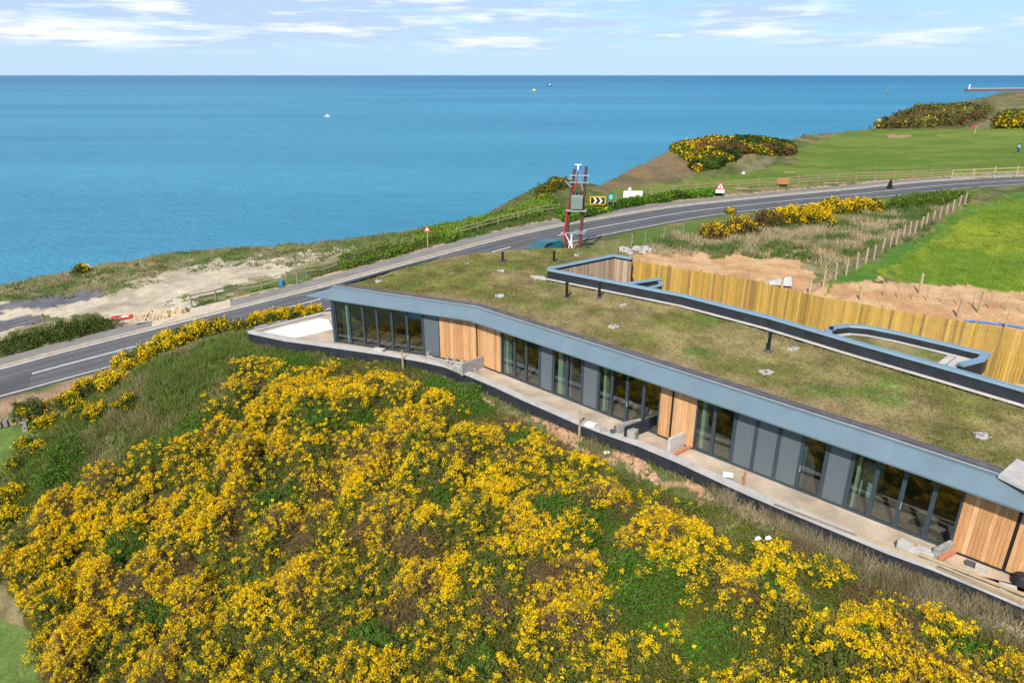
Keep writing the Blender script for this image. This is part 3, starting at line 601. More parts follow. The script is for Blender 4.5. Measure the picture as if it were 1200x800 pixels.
# rear copings (upstands)
def coping(path,z,w=.34,h=.75,name='coping',inner=True):
    o=MB(); o.sweep(path,[(-w/2,z),(-w/2-.03,z+.05),(-w/2,z+.12),(w/2,z+.12),(w/2+.03,z+.05),(w/2,z)],closed=True); o.build(name,M_coping,bld)
    d=MB(); d.sweep(path,[(-w/2+.05,z-h),(-w/2+.05,z+.01),(w/2-.05,z+.01),(w/2-.05,z-h)],closed=True); d.build('upstand',M_dark,bld)
coping(COP,4.08)
coping([(2.4,43.55),(7.2,47.05),(8.3,46.15)],4.08)
g2=MB(); g2.sweep([(p[0],p[1]) for p in offs(COP,-.24)],[(-.14,3.57),(.10,3.60)][::-1]); g2.build('gravel_margin',M_conc,bld)
g2=MB(); g2.prism([(1.2,43.9),(2.1,43.6),(2.3,43.0),(1.5,43.2)],3.5,3.62); g2.build('loose_slab',M_conc,bld)
# courtyard timber wall under the V coping
cw=MB()
for a_,c_ in (((2.6,43.5),(7.2,46.85)),((7.2,46.85),(8.35,45.95))):
    L_=math.dist(a_,c_); k=0
    while k<L_-.05:
        t=(k+.08)/L_; ang=math.atan2(c_[1]-a_[1],c_[0]-a_[0]); cc_=random.choice([(.36,.25,.16),(.42,.31,.21),(.30,.21,.14),(.46,.36,.25)])
        cw.box((a_[0]+(c_[0]-a_[0])*t+.12*math.sin(ang),a_[1]+(c_[1]-a_[1])*t-.12*math.cos(ang),2.0),(.15,.04,4.0),ang,cc_); k+=.16
cw.build('courtyard_cladding',M_wood,bld)
# small wing roof and curved roof over the courtyard
wp=[(6.1,41.0),(9.5,42.6),(9.45,41.7),(7.3,40.1)]
b=MB(); b.prism([(p[0],p[1]) for p in wp][::-1],2.7,3.5); b.build('wing_wall',M_dark,bld)
coping([(5.9,40.95),(9.65,42.75)],3.62,w=.3,h=.5); coping([(9.55,42.5),(9.5,41.75),(7.2,40.1)],3.5,w=.22,h=.4)
crv=[(15.9,31.3),(15.95,32.2),(16.3,32.95),(16.85,33.4),(17.6,33.6),(18.5,33.35),(19.6,32.5),(21.0,31.1),(22.3,29.7),(21.6,29.0),(20.3,28.4)]
coping(crv,3.72,w=.32,h=.8)
crin=[(16.2,30.9)]+crv[1:]+[(18.2,28.6)]
clipped_sheet('curved_grass_roof',crin,lambda x,y:3.42+0*x,roofcol,M_roofg,bld,step=.5)
b=MB(); b.sweep(offs(crv,-.32),[(-.22,3.46),(.1,3.46)][::-1]); b.build('gravel_margin',M_conc,bld)
b=MB(); b.sweep(crv,[(.02,-.6),(.02,3.0)]); b.build('curved_wall',M_int,bld)
b=MB(); b.beam((20.2,28.7,3.55),(21.2,29.6,3.55),.5,.12); b.beam((19.9,29.1,3.5),(20.9,30.0,3.5),.3,.1); b.build('loose_boards',M_conc,bld)
# vents and outlets on the roof
def atz(u,v,z): return P(u,v,z)
for u,v,h in ((589,307,.75),(649,307,.85),(664,349,1.0),(702,349,1.0),(900,411,1.0),(973,392,.45)):
    x,y,z=atz(u,v,3.55); b=MB(); b.tube((x,y,3.5),(x,y,3.5+h),.085,n=12); b.tube((x,y,3.5+h-.06),(x,y,3.5+h+.03),.105,n=12); vo=b.build('vent_pipe',M_black,bld)
    b=MB(); b.tube((x,y,3.5),(x,y,3.62),.2,.14,n=12); b.build('vent_collar',M_felt,vo)
for u,v,r in ((444,329,.32),(587,317,.30),(719,382,.38),(547,308,.25),(586,346,.38),(898,435,.42),(929,407,.40),(1152,509,.40),(730,356,.34),(676,298,.3)):
    r*=.78; x,y,z=atz(u,v,3.6); b=MB(); k=11
    pts=[(x+r*random.uniform(.7,1.15)*math.cos(6.283*i/k),y+.8*r*random.uniform(.7,1.15)*math.sin(6.283*i/k)) for i in range(k)]
    b.prism(pts,3.5,3.585); ou=b.build('roof_outlet',M_conc,bld)
    b=MB()
    for i in range(9): b.box((x+random.uniform(-r,r)*.8,y+random.uniform(-r,r)*.6,3.6),(random.uniform(.06,.16),random.uniform(.06,.14),.06),random.uniform(0,3),mi=0)
    b.build('pebbles',random.choice([M_conc,M_par,M_block]),ou)
b=MB(); pv=[P(1170,556,3.62)[:2],P(1192,537,3.62)[:2],P(1240,560,3.62)[:2],P(1240,590,3.62)[:2]]; b.prism(pv,3.5,3.62); b.build('roof_paving',M_conc,bld)
# roof tufts
def tufts(name,pts,cols,h=.12,w=.03,k=4,lean=.6,parent=None,m=None,sizes=None):
    n=len(pts); pts=np.asarray(pts); 
    base=np.repeat(pts,k,0)+np.c_[rng.normal(0,w*1.5,(n*k,2)),np.zeros(n*k)]; hh=h*rng.uniform(.5,1.3,n*k)
    if sizes is not None: hh=hh*np.repeat(sizes,k)
    an=rng.uniform(0,2*math.pi,n*k); dx=np.cos(an)*w*.5; dy=np.sin(an)*w*.5; la=rng.normal(0,lean,(n*k,2))*hh[:,None]*.6
    V=np.empty((n*k,3,3)); V[:,0]=base+np.c_[dx,dy,-.02+0*dx]; V[:,1]=base-np.c_[dx,dy,.02+0*dx]; V[:,2]=base+np.c_[la,hh]
    C=np.repeat(np.repeat(np.asarray(cols),k,0)*rng.uniform(.75,1.25,(n*k,1)),3,0)
    F=np.arange(n*k*3).reshape(-1,3)
    return bigmesh(name,V.reshape(-1,3),F,C,m or M_leaf,parent)
x=rng.uniform(-12,25,130000);y=rng.uniform(15,52,130000); k=inpoly(x,y,ROOF); x=x[k];y=y[k]
k=rng.random(len(x))<.35+.65*fbm(x,y,1.4,3,44); x=x[k];y=y[k]
rt=tufts('roof_grass',np.c_[x,y,roofz(x,y)],roofcol(x,y)*1.15,h=.10,w=.035,k=4,parent=bld); rt['kind']='stuff'

# ------------------------------------------------------------------ terrace
ter=empty('terrace',(0,0,0),'unfinished pale terrace with dark membrane retaining wall in front of the lodge','terrace')
WL=resample(WALL,.8)
tin=offs(WALL,.38)
b=MB(); poly=[(x,y) for x,y in tin]+[(21.5,16.5)]+[at(FAC,s,.1) for s in np.linspace(sEnd,.1,24)]+[(-11.4,41.2),(-9.6,43.3),(-8.1,45.6),(-10.5,47.0),(-12.9,46.6),(-14.0,45.8)]
b.prism(poly[::-1] if False else poly,-.3,0.0); b.build('terrace_slab',M_slab,ter)
b=MB(); b.prism([(-16.6,42.75),(-14.1,41.7),(-13.2,42.4),(-12.1,43.3),(-12.9,45.2),(-13.6,45.55)],0.0,.012); b.build('sunlit_membrane',M_slabw,ter)  # white membrane shaped to the sunlit floor, its edge drawn along the roof shadow
b=MB(); b.sweep(WALL,[(.03,-1.3),(.03,.02),(.30,.02),(.30,-1.3)][::-1],closed=True); b.build('retaining_wall',M_dark,ter)
b=MB(); b.sweep(WALL,[(-.02,.02),(-.02,.12),(.36,.12),(.36,.02)][::-1],closed=True); b.build('parapet',M_par,ter)
bw=[(-17.64,42.65),(-13.7,46.5),(-10.5,47.2)]
b=MB(); b.sweep(bw,[(0,.02),(0,.117),(-.3,.117),(-.3,.02)],closed=True); b.build('rear_parapet',M_par,ter); b=MB(); b.sweep(bw,[(-.03,-1.3),(-.03,.018),(-.27,.018),(-.27,-1.3)],closed=True); b.build('rear_retaining_wall',M_dark,ter)
pan=MB()                                                                     # loose grey sheets and capping slabs on the parapet
def loose(name,u,v,d,m,label,cat,rz=None,z=.12,group=None):
    x,y,_=P(u,v,z+d[2]/2); b=MB(); b.box((0,0,d[2]/2),d); o=b.build(name,m,bevel=.01); o.location=(x,y,z); o.rotation_euler=(0,0,random.uniform(-1,1) if rz is None else rz); return tag(o,label,cat,group)
loose('paving_slab',444,409,(.7,.4,.06),M_conc,'flat pinkish slab lying on the parapet below the left glazing','slab',-.4)
loose('paving_slab',519,423,(.6,.35,.07),M_brick if False else M_conc,'flat slab on the parapet at the front of the block planter','slab',-.55)
loose('paving_slab',534,430,(.6,.4,.1),M_conc,'brown capping slab at the corner of the block planter','slab',-.6)
loose('paving_slab',692,497,(.5,.42,.07),M_white,'pale blue-white tile lying on the terrace before the middle glazing','slab',-.5)
loose('paving_slab',853,556,(.42,.34,.07),M_white,'pale tile on the parapet left of the orange stake','slab',-.3)
loose('stone',707,503,(.3,.2,.14),M_block,'small grey stone right of the pale tile on the parapet','stone')
loose('stone',723,500,(.25,.2,.12),M_felt,'dark lump of stone beside the low dark wall on terrace','stone')
loose('stone',718,505,(.22,.2,.14),M_felt,'darker small stone on the parapet between tile and dark wall','stone')
loose('foam_sheet',711,530,(.3,.2,.1),M_white,'white scrap of foam below the parapet above the gorse','scrap',z=-.75)
# block planter and stub walls: things standing on the terrace
def wallseg(name,pts,h,t,m,label,cat,extra=None,z0=0):
    root=empty(name,(*P(*pts[0],0)[:2],0),label,cat)
    for (a_,c_,mm,hh,nm) in extra or []:
        p=P(*a_,0);q=P(*c_,0); b=MB(); ox,oy=root.location[:2]
        b.beam((p[0]-ox,p[1]-oy,z0+hh/2),(q[0]-ox,q[1]-oy,z0+hh/2),t,hh); b.build(nm,mm,root,bevel=.008)
    return root
pl=wallseg('block_planter',[(505,423)],.6,.16,M_block,'open grey blockwork planter at the kink of the facade','planter',
 extra=[((501,419),(520,409),M_block,.32,'side_wall'),((502,421),(541,438),M_block,.28,'front_wall'),((541,440),(577,425),M_block,.72,'end_wall')])
b=MB(); ox,oy=pl.location[:2]
for i in range(5):
    for j in range(3):
        p=P(520+i*9+j*4,424+i*2.2-j*5,.1); b.box((p[0]-ox,p[1]-oy,.1),(.28,.14,.2),random.uniform(-.9,-.6))
b.build('loose_blocks',M_block,pl)
wallseg('low_wall',[(730,510)],.5,.16,M_dark,'low wall faced with black membrane left of the timber panel','wall',
 extra=[((732,514),(773,499),M_dark,.62,'wall_panel'),((722,508),(772,496),M_block,.5,'block_course')])
x,y,_=P(741,513,.05); b=MB(); b.box((0,0,.25),(.42,.4,.5),-.6); o=b.build('block_pier',M_block,bevel=.02); o.location=(x,y,.0); tag(o,'grey cube-shaped block pier at the parapet end of the black low wall','block')
wallseg('low_wall',[(775,528)],.5,.16,M_block,'pale concrete low wall with an orange brick footing between two glazed bays','wall',
 extra=[((783,530),(811,517),M_conc,.72,'wall_panel'),((790,534),(813,522),M_brick,.14,'brick_footing')])
wallseg('low_wall',[(1090,652)],.4,.16,M_block,'short pale block wall at the right-hand glazed bay corner','wall',
 extra=[((1094,654),(1120,641),M_block,.42,'wall_panel'),((1101,657),(1121,645),M_brick,.12,'brick_footing')])
bi=0
for u,v,d,lb in ((1060,640,(.42,.3,.4),'left pale block of the pair standing before the last glass panes'),(1070,645,(.4,.28,.3),'right pale block of the pair standing before the last glass panes'),(1084,646,(.55,.4,.16),'flat pale block lying right of the stacked pair on the terrace'),(1137,660,(.3,.16,.16),'dark grey block lying under the right timber panel'),(1150,666,(.34,.18,.2),'grey upright block right of the dark one under the timber panel'),(1181,688,(.5,.3,.12),'pale slab at right edge below the timber panel')):
    loose('concrete_block',u,v,d,M_felt if u in (1137,) else M_conc,lb,'block',random.uniform(-1,-.5),z=0.0,group=None)
# bag at the right edge
b=MB(); 
for i in range(1): b.tube((0,0,0),(0,0,.35),.34,.22,n=9)
o=b.build('rubble_bag',M_black,bevel=.05); o.location=P(1196,683,0.0); tag(o,'black bag slumped on the terrace at the right edge','bag')
# timber lengths on the parapet at right
tl=[((1000,624),(1198,703),.12,'longest pale timber length lying along the right end of the parapet',M_rail),((1062,643),(1215,702),.10,'pale timber length lying closest to the lodge on the right parapet',M_rail),((1098,664),(1200,707),.10,'brown timber length nearest the gorse on the right parapet',M_post),((907,590),(1004,627),.05,'thin lath lying at the left end of the timber lengths',M_old)]
for a_,c_,w,lb,mm in tl:
    p=P(*a_,.17);q=P(*c_,.17); b=MB(); b.beam((0,0,0),(q[0]-p[0],q[1]-p[1],0),w,.07); o=b.build('timber_length',mm,bevel=.005); o.location=(p[0],p[1],.17); tag(o,lb,'timber')
# marker stakes outside the wall
for u,v0,v1,lb,mm in ((472,428,416,'short timber stake left of the block planter outside the parapet',M_rail),(679,506,484,'pale timber stake outside the parapet before the middle glazing',M_rail),(870,575,557,'orange stake outside the parapet before the right glazing',M_orange)):
    p=P(u,v0,-.3); x,y=p[0],p[1]; g0=gz(x,y); hh=(v0-v1)*math.hypot(x,y)/800*1.1+.3-g0-.3
    b=MB(); b.box((0,0,hh/2),(.09,.06,hh),.5); b.add([(-.045,-.03,hh),(.045,-.03,hh),(.045,.03,hh),(-.045,.03,hh),(0,0,hh+.03)],[(0,1,4),(1,2,4),(2,3,4),(3,0,4)]); o=b.build('stake',mm); o.location=(x,y,g0); tag(o,lb,'stake')

# ------------------------------------------------------------------ timber courtyard fence
FN=[(8.55,50.15),(12.29,47.75),(16.28,44.85),(17.9,42.9),(19.3,41.2),(21.3,39.6),(24.57,37.2),(27.91,34.85),(36,28.8)]
fe=empty('timber_fence',(FN[0][0],FN[0][1],-.4),'tall yellow close-boarded timber fence behind the grass roof','fence')
b=MB(); cF=cum(FN); s=.02
while s<cF[-1]-.2:
    a_=at(FN,s+.07); c_=at(FN,s+.14); ang=math.atan2(c_[1]-a_[1],c_[0]-a_[0]); cc_=random.choice([(.47,.29,.055),(.43,.26,.05),(.50,.32,.075),(.36,.23,.05),(.44,.28,.07),(.28,.18,.055)]); k=random.uniform(.9,1.1)
    b.box((a_[0]-fe.location[0],a_[1]-fe.location[1],1.72+random.uniform(-.03,.03)+.02*math.sin(s*.9)),(.152,.03+random.uniform(0,.02),3.35),ang,tuple(q*k for q in cc_)); s+=.165
b.build('fence_boards',M_wood,fe)
s=1.0
while s<cF[-1]:
    p=at(FN,s,.1); b=MB(); b.box((p[0]-fe.location[0],p[1]-fe.location[1],1.75),(.12,.12,3.5),-.6); b.build('post',M_post,fe); s+=2.4
b=MB()
for zz in (.6,1.7,3.0): b.sweep([(p[0]-fe.location[0],p[1]-fe.location[1]) for p in offs(FN,.06)],[(-.025,zz),(.025,zz),(.025,zz+.09),(-.025,zz+.09)],closed=True)
b.build('rail',M_post,fe)
for u0,u1,lb in ((1030,1041,0),(700,709,0)):
    pass
# ------------------------------------------------------------------ post and rail / wire fences
def fence(name,pix,label,m,h=1.1,step=2.4,rails=2,pw=.1,rw=.07,wire=False,lean=.03,wm=None):
    wp=[onground(*q) for q in pix]; pts=resample([(p[0],p[1]) for p in wp],step); o0=(pts[0][0],pts[0][1],gz(*pts[0]))
    root=empty(name,o0,label,'fence'); zz=ground(np.array([p[0] for p in pts]),np.array([p[1] for p in pts]))
    pm=[]
    for (x,y),z in zip(pts,zz):
        b=MB(); hh=h*random.uniform(.95,1.08); b.beam((0,0,-.2),(random.gauss(0,lean),random.gauss(0,lean),hh),pw,pw,up=(0,1,0)); o=b.build('post',m,root); o.location=(x-o0[0],y-o0[1],z-o0[2])
    for k in range(rails):
        b=MB(); hz=h*(.9-(k*.34 if not wire else k*.2))
        for i in range(len(pts)-1):
            b.beam((pts[i][0]-o0[0],pts[i][1]-o0[1],zz[i]-o0[2]+hz),(pts[i+1][0]-o0[0],pts[i+1][1]-o0[1],zz[i+1]-o0[2]+hz+random.gauss(0,.01)),.03 if not wire else .012,rw if not wire else .012)
        b.build('rail' if not wire else 'wire',wm or m,root)
    return root,pts,zz
fence('rail_fence',[(0,396),(20,392),(52,381)],'short pale rail fence beside the far left tarmac',M_old,h=1.0,step=2.2,rails=2)
fence('rail_fence',[(225,360),(280,346),(345,331),(420,307),(485,287)],'weathered rail fence between gravel ground and road, left of the warning post',M_old,h=1.15,rails=2,rw=.09)
fence('rail_fence',[(535,279),(600,262),(655,250)],'weathered rail fence on the verge left of the twin-pole transformer',M_old,h=1.15,rails=2,rw=.09)
fence('rail_fence',[(700,242),(760,232),(840,223.5),(920,218),(1010,211.5),(1112,206.5)],'long brown rail fence along the golf course behind the road signs',M_post,h=1.15,rails=3,step=3.2,rw=.1)
fence('rail_fence',[(1114,211.5),(1160,209.5),(1215,207.5)],'new pale timber rail fence at the right beyond the road',M_rail,h=1.6,rails=3,step=3.2,pw=.16,rw=.13)
# mesh stock fence along the field
r_,pts,zz=fence('stock_fence',[(948,346),(975,330),(1005,314),(1040,292),(1085,265),(1130,240)],'grey wire mesh fence with pale posts rising beside the green field',M_rail,h=1.25,rails=5,step=2.0,pw=.12,wire=True,wm=M_old)
b=MB(); o0=r_.location
c2=[(p[0],p[1]) for p in pts]; tot=cum(c2)[-1]
for s in np.arange(0,tot,.33):
    p=at(c2,s); z=float(np.interp(s,cum(c2),zz)); b.beam((p[0]-o0[0],p[1]-o0[1],z-o0[2]),(p[0]-o0[0],p[1]-o0[1],z-o0[2]+1.1),.022,.022)
b.build('mesh_net',M_old,r_)
fence('stock_fence',[(1035,347),(1080,352),(1130,358),(1200,368),(1240,374)],'thin wire fence with slender stakes on orange soil behind the timber fence',M_rail,h=1.0,rails=3,step=.9,pw=.05,wire=True,wm=M_steel)
fence('wire_fence',[(705,298),(760,284),(830,273),(900,263)],'old leaning wire fence along the rough grass right of the poles',M_old,h=1.1,rails=2,step=2.2,pw=.1,wire=True)
k=0
stk=[(1008,352,.95,'stout pale post at the left corner of the orange soil strip'),(1122,372,1.2,'leaning post rising just behind the middle of the timber fence'),(1146,366,1.4,'tall post on orange soil below the green field'),(1178,385,1.0,'post behind the right end of the timber fence'),(803,330,1.0,'thin stake behind fence, left of the soil patch'),(840,333,1.0,'second thin stake from the left behind the timber fence'),(878,338,1.1,'third thin stake from the left behind the timber fence'),(915,345,1.2,'thin stake just beside the pale sheet on the soil'),(1077,345,1.4,'very thin stake at the middle of the orange soil strip')]
for u,v,h,lb in stk:
    x,y,z=onground(u,v); b=MB(); w=.13 if h>1.15 or u==1008 else .07; b.beam((0,0,-.2),(random.gauss(0,.05),random.gauss(0,.05),h*1.1),w,w,up=(0,1,0)); o=b.build('stake',M_rail); o.location=(x,y,z); tag(o,lb,'stake')
x,y,z=onground(1130,378); x2,y2,z2=onground(1215,386); b=MB()
for i in range(8):
    t0,t1=i/8,(i+1)/8; f=lambda t:((x2-x)*t,(y2-y)*t+.3*math.sin(t*5),gz(x+(x2-x)*t,y+(y2-y)*t+.3*math.sin(t*5))-z+.08); b.tube(f(t0),f(t1),.07,n=6)
o=b.build('water_pipe',M_blue); o.location=(x,y,z); tag(o,'blue water pipe lying on orange soil behind the timber fence','pipe')
# rubble / sheet piles
def rubble(name,u,v,L_,w,h,m,label,cat,rz,n=26):
    x,y,z=onground(u,v); b=MB()
    for i in range(n):
        a=random.uniform(-.5,.5);c=random.uniform(-.5,.5); s=random.uniform(.25,.55)*h
        b.box((a*L_,c*w,random.uniform(.05,h*.8)),(s*1.6,s*1.2,s),random.uniform(0,3))
    o=b.build(name,m); o.location=(x,y,z); o.rotation_euler=(0,0,rz); return tag(o,label,cat)
rubble('spoil_heap',745,297,2.6,1.0,.6,M_conc,'pale heap of rubble right of the twin-pole transformer','rubble',.2)
x,y,z=onground(911,336); b=MB(); b.add([(-1.5,-.3,.3),(1.3,-.5,.1),(1.5,.5,1.0),(-1.0,.3,.45),(-1.5,-.3,.22),(1.3,-.5,.02),(1.5,.5,.92),(-1.0,.3,.37)],[(0,1,2,3),(7,6,5,4),(0,4,5,1),(1,5,6,2),(2,6,7,3),(3,7,4,0)]); o=b.build('sheet',M_par); o.scale=(.72,.8,.6); o.location=(x,y,z+.1); tag(o,'pale board leaning on the orange soil behind the timber fence','board')
# long sandy boulder barrier in the lay-by
x,y,z=onground(190,375); root=empty('rubble_barrier',(x,y,z+.1),'long sandy stone barrier lying in the concrete lay-by','barrier',rz=.42)
b=MB(); 
for i in range(260):
    a=random.uniform(-.5,.5); hh=random.uniform(.1,.8); b.box((a*3.9,random.uniform(-.34,.34)*(1.15-hh*.6),hh*.9),(random.uniform(.12,.45),random.uniform(.12,.35),random.uniform(.08,.25)),random.uniform(-.8,.8))
b.box((0,0,.4),(3.9,.62,.62))
b.build('stones',M_rock,root,bevel=.02); b=MB(); b.beam((-2.0,-.02,.05),(2.0,-.02,.05),.8,.1); b.build('base',M_conc,root)
# fallen red barrier
x,y,z=onground(145,374); root=empty('road_barrier',(x,y,z+.05),'red and white plastic barrier lying flat beside the lay-by','barrier',rz=.3)
b=MB(); b.beam((-.9,-.3,.1),(.9,-.3,.1),.12,.12);b.beam((-.9,.3,.15),(.9,.3,.15),.12,.12)
for i in range(6): b.beam((-.9+i*.36,-.3,.12),(-.9+i*.36,.3,.16),.16,.08)
b.build('frame',M_red,root); b=MB(); b.box((.15,0,.2),(.6,.3,.04)); b.build('reflector',M_white,root)
# blue sack by the fence
x,y,z=onground(330,335); b=MB(); b.tube((0,0,0),(.05,0,.45),.24,.16,n=8); b.tube((.05,0,.45),(.08,0,.6),.16,.05,n=8); o=b.build('sack',M_blue,bevel=.03); o.location=(x,y,z); tag(o,'small blue sack left on the verge beside the timber pole','sack')
# timber notice pole left
x,y,z=onground(349,333); root=empty('timber_pole',(x,y,z),'weathered timber pole with a small plate beside the rail fence','pole')
b=MB(); b.tube((0,0,-.2),(0,0,2.7),.09,.075,n=10); b.build('shaft',M_old,root)
b=MB(); b.box((0,-.11,1.5),(.3,.03,.42)); b.build('plate',M_old,root); b=MB(); b.box((0,-.1,2.55),(.18,.05,.28)); b.build('cap_plate',M_felt,root)
# triangular warning sign on a post
def tri(b,c,s,y,mi=0):
    b.add([(c[0]-s/2,y,c[1]),(c[0]+s/2,y,c[1]),(c[0],y,c[1]+s*.87),(c[0]-s/2,y+.02,c[1]),(c[0]+s/2,y+.02,c[1]),(c[0],y+.02,c[1]+s*.87)],[(0,1,2),(5,4,3),(0,3,4,1),(1,4,5,2),(2,5,3,0)])
x,y,z=onground(501.5,291); root=empty('warning_sign',(x,y,z),'small red triangular warning sign on a slim yellow post by the verge','sign')
b=MB(); b.tube((0,0,-.2),(0,0,2.0),.05,n=8); b.build('post',M_yellow,root)
b=MB(); tri(b,(0,1.65),.75,-.07); b.build('red_border',M_red,root); b=MB(); tri(b,(0,1.76),.42,-.085); b.build('sign_face',M_white,root)
# ------------------------------------------------------------------ H-pole transformer
x,y,z=onground(670,297.5); y+=0; hp=empty('transformer_pole',(x,y,z-.1),'twin red-brown timber poles carrying a grey transformer beside the road','utility pole',rz=-.12)
PH=7.75; sx=.62
pt=[(-sx-.05,0,-.3),(sx+.02,0,-.3)]; tp=[(-sx+.62,0,PH-.25),(sx+.38,0,PH)]
for a_,c_ in zip(pt,tp):
    b=MB(); b.tube(a_,c_,.155,.12,n=12); b.build('pole',M_rust,hp,smooth=False)
def px_(k,zz): a_,c_=pt[k],tp[k]; t=(zz+.3)/(c_[2]+.3); return a_[0]+(c_[0]-a_[0])*t
for zz,mm in ((PH-.75,M_steel),(PH-1.35,M_steel),(2.0,M_steel)):
    b=MB(); b.box(((px_(0,zz)+px_(1,zz))/2,-.2,zz),(px_(1,zz)-px_(0,zz)+.7,.1,.1)); b.build('crossarm',mm,hp)
b=MB(); b.box(((px_(0,4.2)+px_(1,4.2))/2,-.25,4.0),(1.8,.5,.12)); b.build('platform',M_steel,hp)
mxx=(px_(0,4.8)+px_(1,4.8))/2
b=MB(); b.box((mxx,-.28,4.75),(1.0,.65,1.2)); tk=b.build('transformer_tank',M_grey,hp,bevel=.04)
for i in range(7):
    b=MB(); b.box((mxx-.42+i*.14,-.64,4.72),(.04,.12,.95)); b.build('cooling_fin',M_grey,tk)
for i in range(3):
    b=MB(); b.tube((mxx-.3+i*.3,-.28,5.35),(mxx-.3+i*.3,-.28,5.65),.09,.05,n=8); b.build('bushing',M_black,tk)
b=MB(); b.tube((-sx-.1,-.2,1.5),(px_(0,4)-.18,-.2,4.6),.075,n=8); b.build('cable_guard',M_red,hp)
b=MB(); b.tube((px_(0,5.6)+.1,-.18,5.4),(mxx-.05,-.25,6.7),.06,n=8); b.tube((mxx-.05,-.25,6.7),(mxx,-.25,PH-.3),.05,n=8); b.build('red_cable',M_red,hp)
b=MB(); b.tube((px_(1,5.9)-.1,-.2,5.7),(mxx+.15,-.25,6.7),.05,n=6); b.tube((px_(0,6)-.1,-.2,6.0),(px_(0,6)-.6,-.3,6.5),.08,n=6); b.build('brace',M_steel,hp)
b=MB(); b.box((mxx,-.2,PH+.15),(.6,.12,.09)); b.tube((mxx,-.2,PH-.7),(mxx,-.2,PH+.15),.04,n=6); b.build('top_bracket',M_white,hp)
for i in (-1,0,1):
    b=MB(); b.tube((mxx+i*.22,-.2,PH-.3),(mxx+i*.22,-.2,PH+.12),.08,.1,n=8); b.build('insulator',M_blue if i else M_white,hp)
for a_,c_ in (((-.6,-.3,1.9),(.35,-.5,.1)),((.0,-.3,1.9),(-.4,-.5,.2)),((-.1,-.3,1.9),(.1,-.6,.05))):
    b=MB(); b.tube(a_,c_,.045,n=6); b.build('stay_pipe',M_slabw,hp)
b=MB(); b.box((-.55,0,1.95),(1.0,.5,.06)); b.box((.75,0,2.15),(1.0,.5,.06)); b.build('step_bracket',M_steel,hp)
# ------------------------------------------------------------------ road signs
def signpost(name,u,v,w,h,z0,label,facem,cat='sign',border=None,rz=0,posts=2):
    x,y,z=onground(u,v); root=empty(name,(x,y,z),label,cat,rz=rz)
    for i in range(posts):
        px=0 if posts==1 else (-.33+.66*i)*w
        b=MB(); b.tube((px,0,-.2),(px,0,z0+h),.045,n=8); b.build('post',M_old if name!='warning_sign' else M_black,root)
    b=MB(); b.box((0,-.08,z0+h/2),(w,.04,h)); b.build('border' if border else 'panel',border or facem,root)
    if border: b=MB(); b.box((0,-.11,z0+h/2),(w*.9,.03,h*.82)); b.build('panel',facem,root)
    return root
r=signpost('chevron_sign',693,250,1.75,.9,1.0,'black and white chevron sign with yellow border on the bend',M_black,border=M_signy,rz=-.1)
r.location.x+=.68
for i in range(2):
    b=MB(); x0=-.32+.62*i; zc=1.45; w,hh,t=.26,.33,.24
    b.add([(x0-t,-.13,zc+hh),(x0,-.13,zc+hh),(x0+w,-.13,zc),(x0,-.13,zc-hh),(x0-t,-.13,zc-hh),(x0+w-t,-.13,zc)],[(0,5,2,1),(5,4,3,2)]); b.build('chevron',M_white,r)
r=signpost('direction_sign',715,248,.95,.8,1.3,'green direction sign just right of the chevron sign',M_green,rz=-.1)
b=MB()
for k,(a_,w) in enumerate(((.55,.5),(.35,.65))): b.box((0,-.11,1.3+a_),(w*.8,.01,.07))
b.add([(-.12,-.112,1.42),(.12,-.112,1.42),(0,-.112,1.58)],[(0,1,2)]); b.build('sign_marks',M_white,r)
r=signpost('notice_board',741,237,2.35,.85,.55,'long white notice board on the grass verge by the bend',M_white,rz=-.06)
b=MB()
for k in range(5): b.box((-.8+k*.33,-.11,1.12+random.uniform(-.02,.02)),(.22,.01,.06))
for k in range(4): b.box((-.5+k*.35,-.11,.88),(.2,.01,.04))
b.build('faded_lettering',mat('faded_blue_print',(.45,.52,.62),.6,namt=.1),r)
x,y,z=onground(843,231); r=empty('roadworks_sign',(x,y,z),'red triangular temporary sign with white plate on a frame beside the road','sign',rz=-.25)
b=MB(); 
for a_ in (-.4,.4): b.beam((a_,.0,0),(a_*.9,-.02,.75),.05,.05); b.beam((a_,.6,0),(a_*.9,-.02,.9),.05,.05)
b.build('stand',M_black,r)
b=MB(); b.box((0,-.08,.72),(1.1,.03,.42)); b.build('plate',M_white,r)
b=MB(); tri(b,(0,.95),1.2,-.08); b.build('red_triangle',M_red,r); b=MB(); tri(b,(0,1.08),.75,-.1); b.build('sign_face',M_white,r)
b=MB(); b.tube((0,-.12,1.2),(0,-.12,1.45),.06,n=6); b.build('symbol',M_black,r)
x,y,z=onground(1042,222); r=empty('sign_back',(x,y,z),'black back of a temporary sign standing at the road edge','sign',rz=.2); r.scale=(.65,.65,.6)
b=MB(); b.add([(-.75,0,.15),(.75,0,.15),(.2,0,2.1),(-.15,0,2.1),(-.75,.08,.15),(.75,.08,.15),(.2,.08,2.1),(-.15,.08,2.1)],[(0,1,2,3),(7,6,5,4),(0,4,5,1),(1,5,6,2),(2,6,7,3),(3,7,4,0)]); b.build('panel',M_black,r)
b=MB()
for a_ in (-.5,.5): b.beam((a_,.02,0),(a_,.05,.3),.07,.07); b.beam((a_,-.6,0),(a_*.5,.0,1.0),.05,.05)
b.build('stand',M_black,r)
x,y,z=onground(917,219); r=empty('orange_bench',(x,y,z),'orange timber bench against the golf course fence','bench',rz=-.1)
b=MB(); 
for zz in (.55,.8,1.05): b.box((0,.25,zz),(1.6,.05,.18))
b.build('backrest',M_orange,r); b=MB(); b.box((0,0,.45),(1.6,.5,.07)); b.build('seat',M_orange,r)
